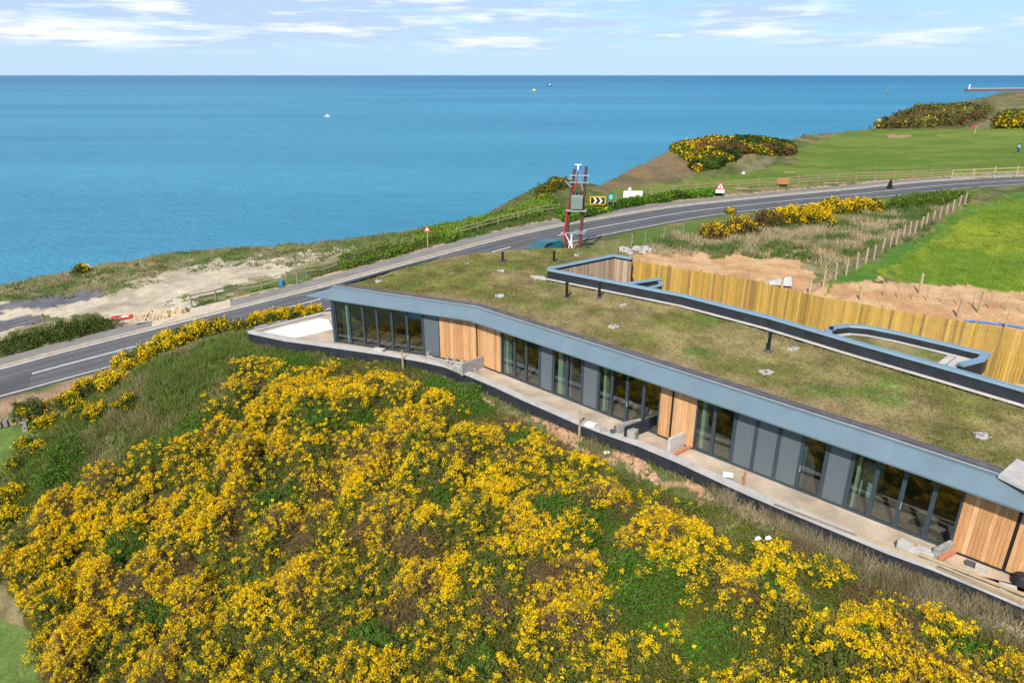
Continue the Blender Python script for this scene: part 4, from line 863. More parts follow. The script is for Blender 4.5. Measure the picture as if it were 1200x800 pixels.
for a_ in (-.65,.65):
    b=MB(); b.box((a_,0,.22),(.08,.45,.44)); b.build('leg',M_post,r)
b=MB(); b.box((0,0,.05),(.01,.01,.01))
# scattered planks on the grass by the fence
for u,v,w,lb in ((868,222,1.8,'short pale plank on the grass left of the orange bench'),(973,215.5,1.8,'pale plank on the grass by the golf course fence'),(925,203,1.5,'pale plank lying on the golf grass')):
    x,y,z=onground(u,v); b=MB(); b.box((0,0,.1),(w*1.2,.3,.1)); o=b.build('plank',M_rail); o.location=(x,y,z); tag(o,lb,'plank')
for u,v,lb in ((738,223,'white stone on the grass above the white notice board'),(764,231,'white stone right of the notice board'),(871,204,'white marker stone at the foot of the yellow gorse mound')):
    x,y,z=onground(u,v); b=MB(); b.tube((0,0,0),(0,0,.35),.28,.12,n=7); o=b.build('stone',M_white,bevel=.04); o.location=(x,y,z); tag(o,lb,'stone')
# tree stump-like stones on the left lawn
for u,v,s,lb in ((31,505,1.,'grey upright stone standing on the left lawn'),(14,500,1.3,'low weathered timber stack at the left edge of the lawn')):
    x,y,z=onground(u,v); b=MB()
    if u==31: b.box((0,0,.3),(.32,.3,.62),.3); b.box((.03,0,.65),(.38,.34,.12),.2)
    else:
        for i in range(5): b.box((-.7+i*.35,i*.12,.2+.03*i),(.28,.6,.4+.05*i),.3)
    o=b.build('stone' if u==31 else 'timber_stack',M_old if u==14 else M_block,bevel=.04); o.location=(x,y,z); tag(o,lb,'stone' if u==31 else 'timber')
# ------------------------------------------------------------------ golf flag, golfer, walkers, car
x,y,z=onground(1142,157); r=empty('golf_flag',(x,y,z),'red golf flag on the far green','flag'); r.scale=(.62,.62,.62)
b=MB(); b.tube((0,0,0),(0,0,3.0),.04,n=6); b.build('pin',M_white,r); b=MB(); b.add([(0,0,3.0),(0,0,2.1),(-1.3,.15,2.15),(-1.25,.1,2.95),(0,.03,3),(0,.03,2.1),(-1.3,.18,2.15),(-1.25,.13,2.95)],[(0,1,2,3),(7,6,5,4),(0,3,7,4),(1,5,6,2),(2,6,7,3)]); b.build('cloth',M_red,r)
def skin(name,vs,es,rad,m,parent,sub=1):
    me=bpy.data.meshes.new(name); me.from_pydata(vs,es,[]); me.materials.append(m); o=link(bpy.data.objects.new(name,me),parent)
    sk=o.modifiers.new('skin','SKIN'); sk.use_smooth_shade=True
    for k,r_ in enumerate(rad): me.skin_vertices[0].data[k].radius=(r_,r_)
    me.skin_vertices[0].data[0].use_root=True
    sb=o.modifiers.new('sub','SUBSURF'); sb.levels=sub; sb.render_levels=sub; return o
def person(u,v,label,top,club=False,rz=0,lean=0):
    x,y,z=onground(u,v); r=empty('person',(x,y,z),label,'person',rz=rz)
    vs=[(0,0,.95),(0,.02,1.15),(lean*.5,0,1.42),(lean*.8,0,1.55),(lean,0,1.68),(-.1,0,.9),(-.13,-.02,.5),(-.15,.03,.08),(-.15,-.12,.04),(.1,0,.9),(.14,-.02,.5),(.17,.03,.08),(.17,-.12,.04),
        (-.2+lean*.5,0,1.4),(-.3+lean*.5,-.03,1.15),(-.22+lean,-.28,1.0),(.2+lean*.5,0,1.4),(.27+lean*.5,-.05,1.15),(.05+lean,-.3,1.0)]
    es=[(0,1),(1,2),(2,3),(3,4),(0,5),(5,6),(6,7),(7,8),(0,9),(9,10),(10,11),(11,12),(2,13),(13,14),(14,15),(2,16),(16,17),(17,18)]
    skin('body',vs,es,[.15,.14,.15,.06,.11,.1,.07,.045,.04,.1,.07,.045,.04,.07,.05,.035,.07,.05,.035],M_skin,r)
    skin('trousers',[vs[0],vs[5],vs[6],(-.15,.03,.14),vs[9],vs[10],(.17,.03,.14)],[(0,1),(1,2),(2,3),(0,4),(4,5),(5,6)],[.17,.125,.1,.08,.125,.1,.08],M_navy,r)
    skin('jacket',[(0,0,1.0),vs[1],vs[2],(-.2+lean*.5,0,1.4),vs[14],(-.2+lean*.9,-.22,1.03),(.2+lean*.5,0,1.4),vs[17],(.06+lean*.9,-.25,1.03)],[(0,1),(1,2),(2,3),(3,4),(4,5),(2,6),(6,7),(7,8)],[.18,.18,.18,.1,.075,.06,.1,.075,.06],top,r)
    b=MB(); b.tube((lean,0.0,1.68),(lean,.0,1.83),.135,.07,n=8); b.build('cap',M_navy,r)
    if club:
        b=MB(); b.tube((0,0,0),(-.75,-.35,-.9),.015,n=6); b.tube((-.75,-.35,-.9),(-.85,-.38,-.93),.04,n=6); o=b.build('golf_club',M_steel); o.location=(x+(-.1),y-.3,z+1.0); tag(o,'golf club held by the golfer in the blue top','golf club')
person(1192,180,'golfer in a light blue top bending on the fairway at the right edge',M_ltblue,True,rz=.3,lean=.12)
person(985,154.3,'distant walker in dark clothes on the cliff edge path',M_navy,rz=.5)
# teal car on the road beyond the roof
i=min(range(N_),key=lambda i:abs(proj(*cl[i])[0]-632)); c0=Vector(cl[i]); c1=Vector(cl[i+1]); dd=(c1-c0).normalized()
ang=math.atan2(dd.y,dd.x); cp_=Vector(P(641,300,.75)); cp_.z=max(gz(cp_.x,cp_.y),c0.z)
r=empty('parked_car',cp_,'teal car on the road half hidden behind the grass roof','car',rz=ang)
prof=[(-2.1,.35),(-2.1,.8),(-1.9,.95),(-1.2,1.0),(-.6,1.42),(.9,1.45),(1.6,1.0),(2.05,.85),(2.1,.35)]
b=MB(); hw=.85; n=len(prof)
vs=[]
for sy in (-1,1):
    for px,pz in prof: vs.append((px,sy*hw*(1 if pz<1.05 else .82),pz))
b.add(vs,[(k,k+1,n+k+1,n+k) for k in range(n-1)]+[tuple(range(n))[::-1],tuple(range(n,2*n)),(0,n,2*n-1,n-1)]); b.build('body',M_car,r,bevel=.05)
for sy in (-1,1):
    b=MB(); b.add([(-1.1,sy*.842,1.03),(1.45,sy*.842,1.03),(.85,sy*.72,1.38),(-.58,sy*.72,1.36)],[(0,1,2,3)]); b.build('side_window',M_black,r)
    for px in (-1.3,1.3):
        b=MB(); b.tube((px,sy*.72,.32),(px,sy*.9,.32),.32,n=16); wh=b.build('wheel',M_black,r); b=MB(); b.tube((px,sy*.88,.32),(px,sy*.915,.32),.19,n=12); b.build('rim',M_steel,wh)
# ------------------------------------------------------------------ boats, buoy, pier on the sea
def boat(u,v,L_,label,hull,cab,wake=False,rz=0):
    x,y,z=P(u,v,SEA); r=empty('boat',(x,y,SEA),label,'boat',rz=rz); k=L_/10
    b=MB(); out=[(-5,-1.4),(2.5,-1.5),(5.4,0),(2.5,1.5),(-5,1.4)]; inn_=[(-4.6,-1.0),(2.2,-1.1),(4.2,0),(2.2,1.1),(-4.6,1.0)]
    vs=[(a*k,c*k,-.3*k) for a,c in inn_]+[(a*k,c*k,(1.3+.1*max(0,a-1))*k) for a,c in out]
    b.add(vs,[(4,3,2,1,0),(5,6,7,8,9)]+[(i,(i+1)%5,5+(i+1)%5,5+i) for i in range(5)]); b.build('hull',hull,r)
    b=MB(); b.prism([(-2*k,-1*k),(1.6*k,-1*k),(1.6*k,1*k),(-2*k,1*k)],1.3*k,3.0*k); b.build('cabin',cab,r,bevel=.2*k)
    b=MB(); b.tube((-.5*k,0,3*k),(-.5*k,0,5.2*k),.1*k,n=6); b.build('mast',M_white,r)
    if wake:
        b=MB(); b.add([(5*k,0,.15),(-40*k,-2.2*k,.15),(-48*k,0,.15),(-40*k,2.2*k,.15)],[(0,3,2,1)]); o=b.build('boat_wake',M_foam); o.location=(x,y,SEA); o.rotation_euler=(0,0,rz); tag(o,'white wake trailing behind the distant speedboat','wake',kind='structure')
boat(384,137,9,'small white cabin boat alone on the left of the sea',M_white,M_white,rz=.2)
boat(626,106.5,18,'tiny pale yellow boat near the horizon',M_signy,M_white,rz=.1)
boat(644,101,26,'tiny dark boat with a white wake near the horizon',M_navy,M_white,True,rz=math.pi)
x,y,z=P(1039,111,SEA); r=empty('navigation_buoy',(x,y,SEA),'dark tapering navigation buoy on the sea left of the pier','buoy')
b=MB(); b.tube((0,0,-.5),(0,0,2.2),4.2,4.2,n=14); b.build('float',M_pier,r); b=MB(); b.tube((0,0,2.2),(0,0,12),2.6,.7,n=8); b.build('tower',M_pier,r); b=MB(); b.tube((0,0,12),(0,0,14),1.2,.3,n=8); b.build('lantern',M_steel,r)
x,y,z=P(1132,107.5,SEA); x2,y2,_=P(1300,106,SEA); r=empty('harbour_pier',(x,y,SEA),'long dark stone pier reaching into the sea at the right','pier')
b=MB(); b.beam((0,0,2.5),(x2-x,y2-y,2.5),16,11); b.build('breakwater',M_pier,r); b=MB(); b.beam((8,0,9.4),(x2-x,y2-y,9.4),5,2.4); b.build('parapet',M_conc,r)
b=MB(); b.tube((8,0,8),(8,0,20),2.6,2.0,n=10); b.tube((8,0,20),(8,0,23),2.2,.6,n=10); b.build('lighthouse',M_slabw,r)

# ------------------------------------------------------------------ vegetation
GREEN=np.array((.055,.098,.012)); OLIVE=np.array((.10,.105,.013)); BROWN=np.array((.135,.085,.03)); BRIGHT=np.array((.075,.165,.014)); YEL=np.array((.85,.62,.005)); ORG=np.array((.68,.42,.004)); DRY=np.array((.30,.25,.16)); GREY=np.array((.16,.11,.05))
def shards(c,n,rad,size,cols,squash=1.0,elong=1.0):
    """n small triangles round each centre"""
    c=np.repeat(c,n,0); m=len(c); rad=np.repeat(rad,n) if np.ndim(rad) else rad
    d=rng.normal(size=(m,3)); d/=np.linalg.norm(d,axis=1)[:,None]; rr_=(rng.random(m)**.45*rad)[:,None]
    p=c+d*rr_*np.array([1,1,squash]); sz=(np.repeat(size,n) if np.ndim(size) else size)*rng.uniform(.6,1.35,m)
    a=rng.normal(size=(m,3)); a/=np.linalg.norm(a,axis=1)[:,None]; b=np.cross(a,rng.normal(size=(m,3))); b/=np.linalg.norm(b,axis=1)[:,None]; a=a*(sz*elong)[:,None]; b=b*sz[:,None]
    V=np.stack([p-a*.5-b*.35,p+a*.6,p+b*.55-a*.4],1)
    C=np.repeat(np.repeat(cols,n,0)*rng.uniform(.78,1.22,(m,1)),3,0)
    return V.reshape(-1,3),C
def join(parts): return np.concatenate([p[0] for p in parts]),np.concatenate([p[1] for p in parts])
def soup(name,V,C,parent=None,origin=None): return bigmesh(name,V,np.arange(len(V)).reshape(-1,3),C,M_leaf,parent,origin=origin)
# ---- the gorse thicket
THK=[(268,440),(282,425),(340,412),(420,425),(480,428),(545,458),(600,490),(660,525),(720,555),(800,585),(850,596),(900,618),(960,650),(1040,686),(1110,718),(1200,754),(1350,820),(1500,1000),(1500,2500),(-100,2500),(60,900),(55,815),(40,745),(20,715),(10,680),(30,635),(75,600),(110,590),(150,560),(200,540),(232,505),(262,480)]
def bushfield(x,y,seed=50,cell=1.7):
    """canopy height: max over jittered domes; also the id noise of the winning bush"""
    ci=np.floor(x/cell).astype(np.int64); cj=np.floor(y/cell).astype(np.int64); h=np.zeros(x.shape); idn=np.zeros(x.shape)
    for di in (-1,0,1):
        for dj in (-1,0,1):
            i=ci+di;j=cj+dj; bx=(i+.15+.7*_h(i,j,seed))*cell; by=(j+.15+.7*_h(i,j,seed+1))*cell; Rr=cell*(.62+.42*_h(i,j,seed+2)); Hh=.35+1.25*_h(i,j,seed+3)
            d=np.hypot(x-bx,y-by)/Rr; hh=Hh*np.clip(1-d**2.6,0,1)**.7; m=hh>h; h=np.where(m,hh,h); idn=np.where(m,_h(i,j,seed+4),idn)
    return h,idn
GP=[(345,425,26,16),(375,512,30,20),(330,598,38,24),(150,668,36,28),(210,515,32,26),(525,452,32,14),(560,478,30,16),(430,505,22,14),(640,612,30,18),(690,622,50,18),(755,735,55,62),(820,770,40,30),(730,690,40,30),(980,650,26,14),(1120,775,60,16),(850,792,45,16),(440,772,36,26),(560,800,30,20),(705,655,26,12),(900,700,20,18),(605,520,22,10),(250,590,22,14),(190,745,26,16),(1010,760,24,12),(300,700,20,14),(520,600,18,12),(960,720,22,14)]
BP=[(600,545,26,16),(430,560,22,14),(660,530,30,12),(490,660,46,18),(700,600,20,12),(650,690,44,20),(580,735,26,20),(1010,700,30,16),(940,650,24,14),(350,650,24,16),(470,735,30,18),(780,600,14,10),(720,760,16,16),(420,640,22,16),(225,690,16,30),(160,720,20,22),(880,720,22,18),(540,560,18,14),(375,590,20,12),(1060,745,30,14),(275,640,18,22),(640,770,22,14)]
YP=[(560,520,50,20),(390,470,60,25),(230,620,60,45),(95,650,60,60),(110,760,40,30),(560,590,60,30),(620,650,50,20),(830,640,40,40),(900,700,50,60),(760,640,50,30),(1000,760,60,30),(640,750,60,40),(320,720,50,40),(700,540,50,20),(310,520,40,30)]
def blob(u,v,L_):
    r=np.zeros(u.shape)
    for a,b,c,d in L_: r=np.maximum(r,1-np.sqrt(((u-a)/c)**2+((v-b)/d)**2))
    return np.clip(r*2.4,0,1)
m_=700000; x=rng.uniform(-34,26,m_); y=rng.uniform(5,44,m_)
z=ground(x,y); u,v=proj(x,y,z); jj=(fbm(x,y,1.2,3,60)-.5)*34; k=inpoly(u+jj,v+jj*.6,THK)&(~inpoly(x,y,BLD)); x=x[k];y=y[k];z=z[k];u=u[k];v=v[k]
dw,_,_=sdist(x,y,WALL); hs=np.clip((dw-.2)/4.5,.12,1)
h,idn=bushfield(x,y); big=fbm(x,y,4.5,3,61); h=(h*1.25+.12)*hs*(.6+.8*big)
area=60*39/m_
gp=blob(u,v,GP); bp=blob(u,v,BP); yp=blob(u,v,YP)
print('thicket samples',len(x))
# inner canopy sheet so that one sees branches, not soil
rs=rng.random(len(x))
# flowers
pf=.13+.40*sstep(.34,.68,fbm(x,y,2.6,3,62)*.6+idn*.4+yp*.22)+.10*yp; pf=pf*(1-gp*.93)*(1-bp*.85)*sstep(.05,.35,h)
top=sstep(.12,.5,h)
fl=rs<pf*(.11+.25*sstep(.30,.7,h/np.maximum(.9*hs*(.6+.8*big),.1)*.8))*top*sstep(.26,.54,fbm(x,y,.5,2,64))
parts=[]
c=np.c_[x,y,z+h*rng.uniform(.78,1.05,len(x))+rng.uniform(0,.16,len(x))*hs]
col=YEL*(rng.uniform(0,1,(len(x),1))**.8)+ORG*(1-rng.uniform(0,1,(len(x),1))**.8); 
mixw=rng.uniform(0,1,(len(x),1)); col=YEL*mixw+ORG*(1-mixw)
sz=.055+.0007*np.clip(np.hypot(x,y)-18,0,40)
nfl=int(fl.sum()); parts.append(shards(c[fl],30,rng.uniform(.07,.21,nfl),sz[fl],col[fl],squash=.8))
# green spines / leaves
gr_=(rng.random(len(x))<.36+.5*gp); tip=(rng.random(len(x))<.05)&(bp<.4)
gc=np.where((gp>.25)[:,None],BRIGHT*.75+GREEN*.35,OLIVE*(.4+.9*idn[:,None])+GREEN*(1.0-.7*idn[:,None])); bb=np.maximum(bp,sstep(.66,.82,idn)*.75)*(1-gp)*.85; gc=gc*(1-bb[:,None])+(BROWN*.7+GREY*.4)*bb[:,None]
c2=np.c_[x,y,z+h*rng.uniform(.3,.95,len(x))]
parts.append(shards(c2[gr_],10,rng.uniform(.09,.22,int(gr_.sum())),.045,gc[gr_],elong=2.0))
parts.append(shards(c[tip],12,rng.uniform(.08,.2,int(tip.sum())),.05,np.where((gp>.25)[:,None],BRIGHT*1.3,OLIVE*1.35+GREEN*.5)[tip],elong=1.6))
# bare twigs in the brown parts
tw=rng.random(len(x))<.05+.25*bb
parts.append(shards(c[tw]-[0,0,.08],6,.28,.02,np.repeat((GREY*1.25)[None],int(tw.sum()),0),elong=14))
V_,C_=join(parts); print('thicket tris',len(V_)//3)
th_=soup('gorse_thicket',V_,C_); tag(th_,'dense thicket of yellow-flowering gorse covering the slope in front of the terrace','gorse',kind='stuff')
# undergrowth sheet, colour darkened to read as shaded gaps
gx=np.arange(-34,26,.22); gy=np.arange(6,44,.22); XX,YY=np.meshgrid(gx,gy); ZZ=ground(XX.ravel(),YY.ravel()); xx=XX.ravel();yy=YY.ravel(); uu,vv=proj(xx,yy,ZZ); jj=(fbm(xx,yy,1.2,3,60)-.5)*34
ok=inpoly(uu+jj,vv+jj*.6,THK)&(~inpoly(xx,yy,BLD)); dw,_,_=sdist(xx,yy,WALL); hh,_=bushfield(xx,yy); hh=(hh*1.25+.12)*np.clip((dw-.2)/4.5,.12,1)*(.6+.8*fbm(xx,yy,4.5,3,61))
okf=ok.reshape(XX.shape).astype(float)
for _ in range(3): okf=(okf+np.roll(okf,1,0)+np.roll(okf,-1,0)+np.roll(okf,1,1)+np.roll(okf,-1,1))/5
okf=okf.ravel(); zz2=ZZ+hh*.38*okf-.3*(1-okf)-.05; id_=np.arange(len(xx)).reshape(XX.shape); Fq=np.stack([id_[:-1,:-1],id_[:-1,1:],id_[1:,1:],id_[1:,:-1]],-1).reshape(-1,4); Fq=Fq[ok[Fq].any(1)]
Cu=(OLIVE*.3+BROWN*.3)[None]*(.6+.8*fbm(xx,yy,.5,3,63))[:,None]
us_=bigmesh('undergrowth',np.c_[xx,yy,zz2],Fq,Cu,M_ground,smooth=True); tag(us_,'woody undergrowth beneath the gorse thicket, coloured dark as shaded gaps','undergrowth',kind='stuff')
# ---- individual bushes
def bush(name,x,y,R_,Hh,label,cat,flower=.5,green=GREEN,dens=1.0,group=None,oval=1.0,rz=0,leafscale=1.0,fcol=None):
    z=gz(x,y); r=empty(name,(x,y,z),label,cat,group,rz=rz)
    A=3.14*R_*R_*1.6; dist=math.hypot(x,y); ls=max(.05,.0016*dist)*leafscale
    n=int(A*45*dens*(.05/ls)**1.3)+60
    a=rng.uniform(0,2*math.pi,n); q=np.sqrt(rng.random(n)); lob=1+.22*np.sin(a*3+rng.uniform(0,6))+.14*np.sin(a*7+rng.uniform(0,6))
    px=q*np.cos(a)*R_*lob*oval; py=q*np.sin(a)*R_*lob; hh=Hh*np.sqrt(np.clip(1-q**2.4,0,1))*(.72+.5*fbm(px+x,py+y,.8,3,70)); 
    pz=hh*rng.uniform(.25,1.0,n)
    cg=green*(1-.5*rng.random((n,1)))+OLIVE*.5*rng.random((n,1))
    V,C=shards(np.c_[px,py,pz],9,ls*3.2,ls,cg,elong=1.7)
    soup('foliage',V,C,r)
    if flower>0:
        nf=int(n*flower); i=rng.choice(n,min(n,nf),replace=False); pn=fbm(px[i]+x*3,py[i]+y*3,.9,2,71)>.42; i=i[pn]
        mw=rng.random((len(i),1)); cf=YEL*mw+ORG*(1-mw)
        V,C=shards(np.c_[px[i],py[i],hh[i]*rng.uniform(.75,1.08,len(i))],11,ls*2.6,ls*1.1,cf); soup('flowers',V,C,r)
    b=MB()
    for k in range(7):
        an=random.uniform(0,6.28); q=random.uniform(.2,.6)*R_; b.tube((0,0,-.1),(q*math.cos(an),q*math.sin(an),Hh*.7),.03,.012,n=5)
    b.build('stems',M_old,r)
    return r
def pbush(name,u,v,rpx,label,cat='gorse bush',flower=.6,hf=.9,**k):
    x,y,z=onground(u,v+rpx*.35); dist=math.hypot(x,y,H-z); R_=rpx*dist/800; return bush(name,x,y,R_,R_*hf+.15,label,cat,flower,**k)
LB=[(104,458,18,'broad gorse bush on the bank just above the bare soil strip',.85),(133,446,17,'yellow gorse bush on the crest between bare soil and road',.85),(38,480,17,'rounded yellow gorse bush alone on the bank below the road at far left',.8),(56,497,11,'small gorse bush just below the rounded one at far left',.7),(84,470,15,'yellow gorse bush on bank beside bare soil below road',.7),(98,482,12,'low gorse bush between two taller ones on the left bank',.4),(114,482,13,'gorse bush at the top of the green slope at left',.8),(150,472,12,'gorse bush furthest down the grassy mound from the road',.5),(160,424,20,'bright yellow gorse bush overhanging the road edge',.9),(180,414,17,'gorse bush touching the near road line',.7),(200,404,22,'largest bright gorse bush on the crest above the road',.95),(218,395,16,'gorse bush on the crest in line with the stone barrier',.6),(238,388,16,'gorse bush on the crest right of the stone barrier',.6),(258,383,15,'gorse bush on the crest with sparse flowers and green gaps',.45),(280,384,13,'mostly green bush beside the terrace corner',.1),
 (31,521,9,'small gorse bush on the edge of the upper left lawn',.7),(47,527,10,'gorse bush at the foot of the grassy mound by the lawn',.5),(22,542,9,'low gorse bush at left edge below the upper lawn',.6),(14,580,14,'gorse bush at the left frame edge above the thicket',.6),(12,607,16,'dense gorse bush at left edge beside the big thicket',.7),(30,640,14,'brownish gorse bush at left edge above lower lawn',.2),(10,665,18,'bare brown bush at left edge above the lower lawn',.05),
 (95,745,34,'big golden gorse bush at the lower left corner of the thicket',.95),(60,655,28,'tall golden gorse bush at the left end of the thicket',.9)]
for u,v,rp,lb,fl_ in LB: pbush('gorse_bush',u,v,rp,lb,flower=fl_,hf=.8,green=GREEN if fl_>.15 else OLIVE)
for k,(u,v,rp,lb) in enumerate(((302,376,10,'leftmost gorse bush of the hedge behind the terrace parapet'),(318,373,10,'second gorse bush from left in the hedge behind the terrace'),(334,370,10,'third gorse bush from left in the hedge behind the terrace'),(350,368,10,'fourth gorse bush from left in the hedge behind the terrace'),(366,366,10,'fifth gorse bush of the hedge, nearest the lodge glazing'))): pbush('gorse_bush',u,v,rp,lb,flower=.95,hf=1.0)
for u,v,rp,lb in ((272,455,0,''),): pass
for u,v,rp,lb in ((330,433,17,'bright green bush under the terrace wall left of the gorse'),(205,520,22,'bright green bush at the boundary of grass slope and thicket'),(235,492,17,'bright green bush on the slope right of the grassy mound'),(85,520,24,'dark green bush at the foot of the grassy mound'),(70,550,20,'dull green bush below the grassy mound at left'),(550,456,20,'green bush against the terrace wall below the block planter')):
    pbush('green_bush',u,v,rp,lb,'bush',flower=0,hf=.5,green=BRIGHT*1.25)
for u,v,rp,fl_,lb in ((838,272,17,.35,'leftmost bush of the brown gorse row right of the road'),(868,266,18,.3,'second bush of the brown gorse row right of the road'),(898,258,18,.12,'brown leafless gorse bush in the middle of the row right of the road'),(925,255,19,.85,'big yellow gorse bush in the row right of the road'),(952,254,19,.9,'widest yellow gorse bush of the row right of the road'),(975,244,14,.7,'gorse bush with a green top behind the yellow row'),(1000,243,15,.75,'gorse bush right of the yellow row nearest the sign back'),(1020,242,12,.8,'rightmost small yellow gorse bush near the sign back'),(855,249,4,.9,'tiny gorse bush on the verge between road and brown gorse row')):
    pbush('gorse_bush',u,v,rp,lb,flower=fl_,hf=.8,green=BROWN*.9 if fl_<.5 else OLIVE,dens=1.2)
for u,v,rp,lb in ((75,392,26,'dark green bramble mound between tarmac and footpath at left'),(110,384,20,'right end bramble mound beside the red barrier'),(35,402,22,'left end of bramble mound behind the pale rail fence')):
    x,y,z=onground(u,v+4); d=math.hypot(x,y); bush('bramble_bush',x,y,rp*d/800*.9,1.25,lb,'bush',0,green=GREEN*1.0,oval=1.5,rz=.4)
for u,v,rp,lb in ((1085,232,20,'low green bush on the rough crest hiding the road'),(1060,236,16,'left low green bush on the rough crest by the sign back'),(1115,228,16,'right low green bush on rough crest by the stock fence')):
    pbush('green_bush',u,v,rp,lb,'bush',flower=0,hf=.4,green=BRIGHT*.8+OLIVE*.3)
pbush('gorse_bush',95,317,6,'small gorse bush on the cliff edge at the far left',flower=.9,hf=.8)
for u,v,rp,fl_,lb in ((655,214,14,.1,'olive bush on the bank top behind the twin poles'),(640,221,11,.05,'lower olive bush on the bank left of the twin poles'),(632,232,8,.3,'bush with a little yellow on the bank left of the twin poles')):
    pbush('gorse_bush',u,v,rp,lb,flower=fl_,hf=.6,green=OLIVE)
# ---- far gorse banks (stuff)
def bank(name,polys,n,pf,label,hh=.34,green=GREEN,ls=None,vs_=None):
    allu=[p[0] for q in polys for p in q]; allv=[p[1] for q in polys for p in q]
    ws=[onground(a,b) for a,b in zip(allu,allv)]; x0,x1=min(w[0] for w in ws)-2,max(w[0] for w in ws)+2; y0,y1=min(w[1] for w in ws)-2,max(w[1] for w in ws)+4
    x=rng.uniform(x0,x1,n*30);y=rng.uniform(y0,y1,n*30); z=ground(x,y); u,v=proj(x,y,z); k=np.zeros(len(x),bool)
    ju=(fbm(x,y,3,3,80)-.5)*18
    for q in polys: k|=inpoly(u+ju,v+ju*.3,q)
    k&=(z>-4)&(np.hypot(x,y)<np.interp(np.arctan2(x,y),E_th,E_r)+3)
    x=x[k][:n];y=y[k][:n];z=z[k][:n]; print(name,len(x))
    h,idn=bushfield(x,y,90,3.4); h=h*hh; d=np.hypot(x,y); s=ls or max(.07,.0024*float(d.mean()))
    c=np.c_[x,y,z+h*rng.uniform(.4,1,len(x))]; cg=green*(.5+.9*idn[:,None]); bb=idn>.7; cg[bb]=BROWN*.9 if name=='gorse_bank' else green*1.3
    V1,C1=shards(c,9,s*3.2,s,cg,elong=1.3); f=(rng.random(len(x))<pf)&(fbm(x,y,5.5,3,81)>.47); mw=rng.random((int(f.sum()),1))
    V2,C2=shards(np.c_[x,y,z+h*1.02][f],8,s*2.6,s*1.15,YEL*mw+ORG*(1-mw)); 
    o=soup(name,np.r_[V1,V2],np.r_[C1,C2]); return tag(o,label,'gorse',kind='stuff')
bank('gorse_bank',[[(786,175),(830,166),(880,165),(920,170),(928,180),(900,182),(880,178),(862,184),(840,199),(815,200),(808,188),(796,181)]],16000,.95,'bright yellow gorse covering the top of the cliff mound')
bank('gorse_bank',[[(1026,151),(1045,143),(1070,129),(1105,128),(1135,127),(1160,130),(1150,138),(1125,147)]],26000,.06,'brown and yellow gorse on the distant headland slope',hh=.42,green=BROWN*.75+GREEN*1.0)
bank('gorse_bank',[[(1166,150),(1172,140),(1185,136),(1240,138),(1240,151)]],3000,.7,'yellow gorse beside the far green at right edge',hh=.6)
bank('verge_scrub',[[(655,250),(700,246),(760,235),(845,226),(845,229),(760,239),(700,252),(660,262)]],5000,.06,'green leafy scrub along the verge under the road signs',hh=.4,green=BRIGHT*1.1)
bank('verge_scrub',[[(440,292),(520,268),(590,248),(650,232),(655,246),(600,260),(540,276),(470,300),(400,318),(400,300)]],9000,.0,'olive scrub on the cliff top behind the verge fence',hh=.22,green=BRIGHT*.7+OLIVE*.7)
# ---- grass stuff
def grassfield(name,poly,bbox,n,h,colf,label,w=.03,k=4,world=False,lean=.7,exclude=None):
    x=rng.uniform(bbox[0],bbox[1],n);y=rng.uniform(bbox[2],bbox[3],n); z=ground(x,y); u,v=proj(x,y,z); j=(fbm(x,y,1.5,2,91)-.5)*26
    m=inpoly(u+j,v+j*.5,poly)&(~inpoly(x,y,BLD))&(z>-11); d,_,_=sdist(x,y,CL); m&=d>6.2
    x,y,z=x[m],y[m],z[m]; cl_=fbm(x,y,.9,3,92); q=rng.random(len(x))<.25+1.1*sstep(.35,.6,cl_); x,y,z=x[q],y[q],z[q]
    o=tufts(name,np.c_[x,y,z],colf(x,y),h=h,w=w,k=k,lean=lean,sizes=.6+.9*fbm(x,y,1.3,2,93)); return tag(o,label,'grass',kind='stuff')
def mix2(a,b,sc,s,lo=.4,hi=.6):
    def f(x,y):
        t=sstep(lo,hi,fbm(x,y,sc,3,s))[:,None]; return np.asarray(a)[None]*(1-t)+np.asarray(b)[None]*t
    return f
SLP=[(-60,640),(0,560),(60,500),(120,460),(180,425),(240,398),(295,392),(400,402),(380,420),(280,440),(275,490),(232,510),(200,545),(130,580),(60,610),(0,640)]
grassfield('slope_grass',SLP,(-34,-8,24,46),90000,.34,mix2((.15,.205,.04),(.27,.24,.10),2.0,94,.48,.70),'tussocky green and brown grass on the mound beside the terrace',w=.05,k=5)
grassfield('dry_grass',[(820,560),(1250,735),(1290,800),(1110,740),(960,668),(860,605)],(6,22,10,28),60000,.42,mix2((.24,.20,.11),(.36,.30,.18),1.2,95),'dry brown grass along the foot of the terrace wall',w=.03,k=5)
grassfield('rough_grass',[(730,300),(760,283),(840,270),(960,262),(1060,245),(1130,240),(1060,285),(980,312),(860,300)],(8,70,50,110),70000,.42,mix2((.10,.155,.035),(.40,.33,.19),3.0,96),'long straw-coloured grass between the gorse row and the soil',w=.08,k=4)
grassfield('verge_grass',[(225,362),(345,333),(485,288),(545,272),(655,246),(655,262),(540,288),(400,326),(330,341),(260,362)],(-36,10,48,90),40000,.35,mix2((.065,.13,.02),(.13,.15,.05),2.0,97),'green verge grass between rail fence and footpath',w=.07,k=4)
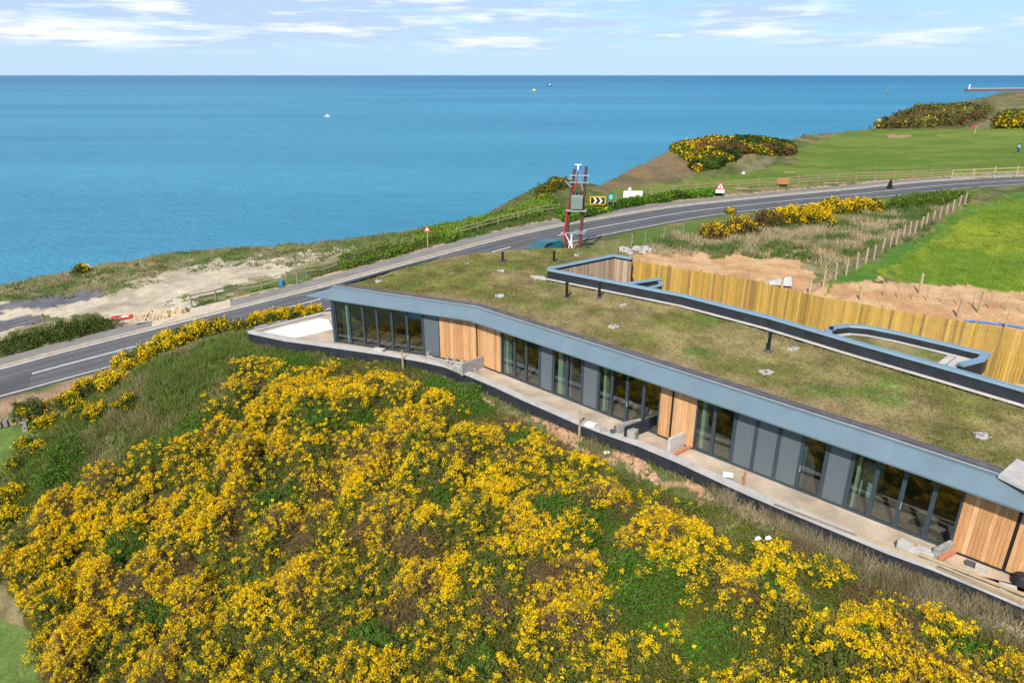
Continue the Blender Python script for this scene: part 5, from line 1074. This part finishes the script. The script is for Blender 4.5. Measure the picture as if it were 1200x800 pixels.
grassfield('clifftop_grass',[(-60,380),(0,334),(150,304),(250,291),(440,276),(545,262),(480,290),(330,310),(200,322),(130,345),(0,352)],(-90,0,45,110),70000,.26,mix2((.13,.17,.05),(.34,.28,.15),3.0,98),'windblown grass along the cliff edge on the left',w=.08,k=4)
grassfield('wall_weeds',[(280,402),(400,412),(560,448),(700,512),(860,590),(1000,645),(1000,665),(850,606),(690,535),(560,470),(400,428),(285,412)],(-19,18,16,44),26000,.26,mix2((.11,.17,.035),(.30,.22,.12),.8,99),'weeds and thin grass along the foot of the terrace wall',w=.035,k=5)
grassfield('crop',[(1000,316),(1060,300),(1130,240),(1200,232),(1500,235),(1500,352),(1200,340),(1060,328)],(20,90,45,110),90000,.09,mix2((.14,.22,.018),(.26,.29,.03),7.0,96),'young green crop in the field at the right',w=.09,k=3)
# litter in the gorse
for u,v,lb in ((886,632,'left white plastic scrap caught in the gorse'),(898,631,'right white plastic scrap caught in the gorse beside another')):
    x,y,z=onground(u,v+14); b=MB(); b.add([(-.2,-.1,.0),(.05,-.14,.08),(.22,.02,.02),(.1,.15,.12),(-.12,.12,.05),(0,0,.14)],[(0,1,5),(1,2,5),(2,3,5),(3,4,5),(4,0,5)]); so_=b.build('plastic_scrap',M_white); sm=so_.modifiers.new('t','SOLIDIFY'); sm.thickness=.01; so_.scale=(.7,.7,.7); so_.location=(x,y,z+.55); tag(so_,lb,'litter')
GR={'boat':'boats out on the sea','rail_fence':'post and rail fences along the road','stake':'stakes by the terrace and soil','stone':'loose stones','concrete_block':'concrete blocks on the terrace','paving_slab':'slabs on the terrace parapet','timber_length':'timber lengths on the parapet','plank':'planks on the golf grass','gorse_bush':'separate gorse bushes','green_bush':'green bushes','bramble_bush':'brambles beside the footpath','low_wall':'low walls dividing the terrace','person':'people on the golf course','plastic_scrap':'plastic scraps in the gorse','stock_fence':'stock fences round the field'}
for o in list(S.objects):
    k=o.name.split('.')[0]
    if o.parent is None and k in GR and 'category' in o.keys() and 'group' not in o.keys(): o['group']=GR[k]
print('done')
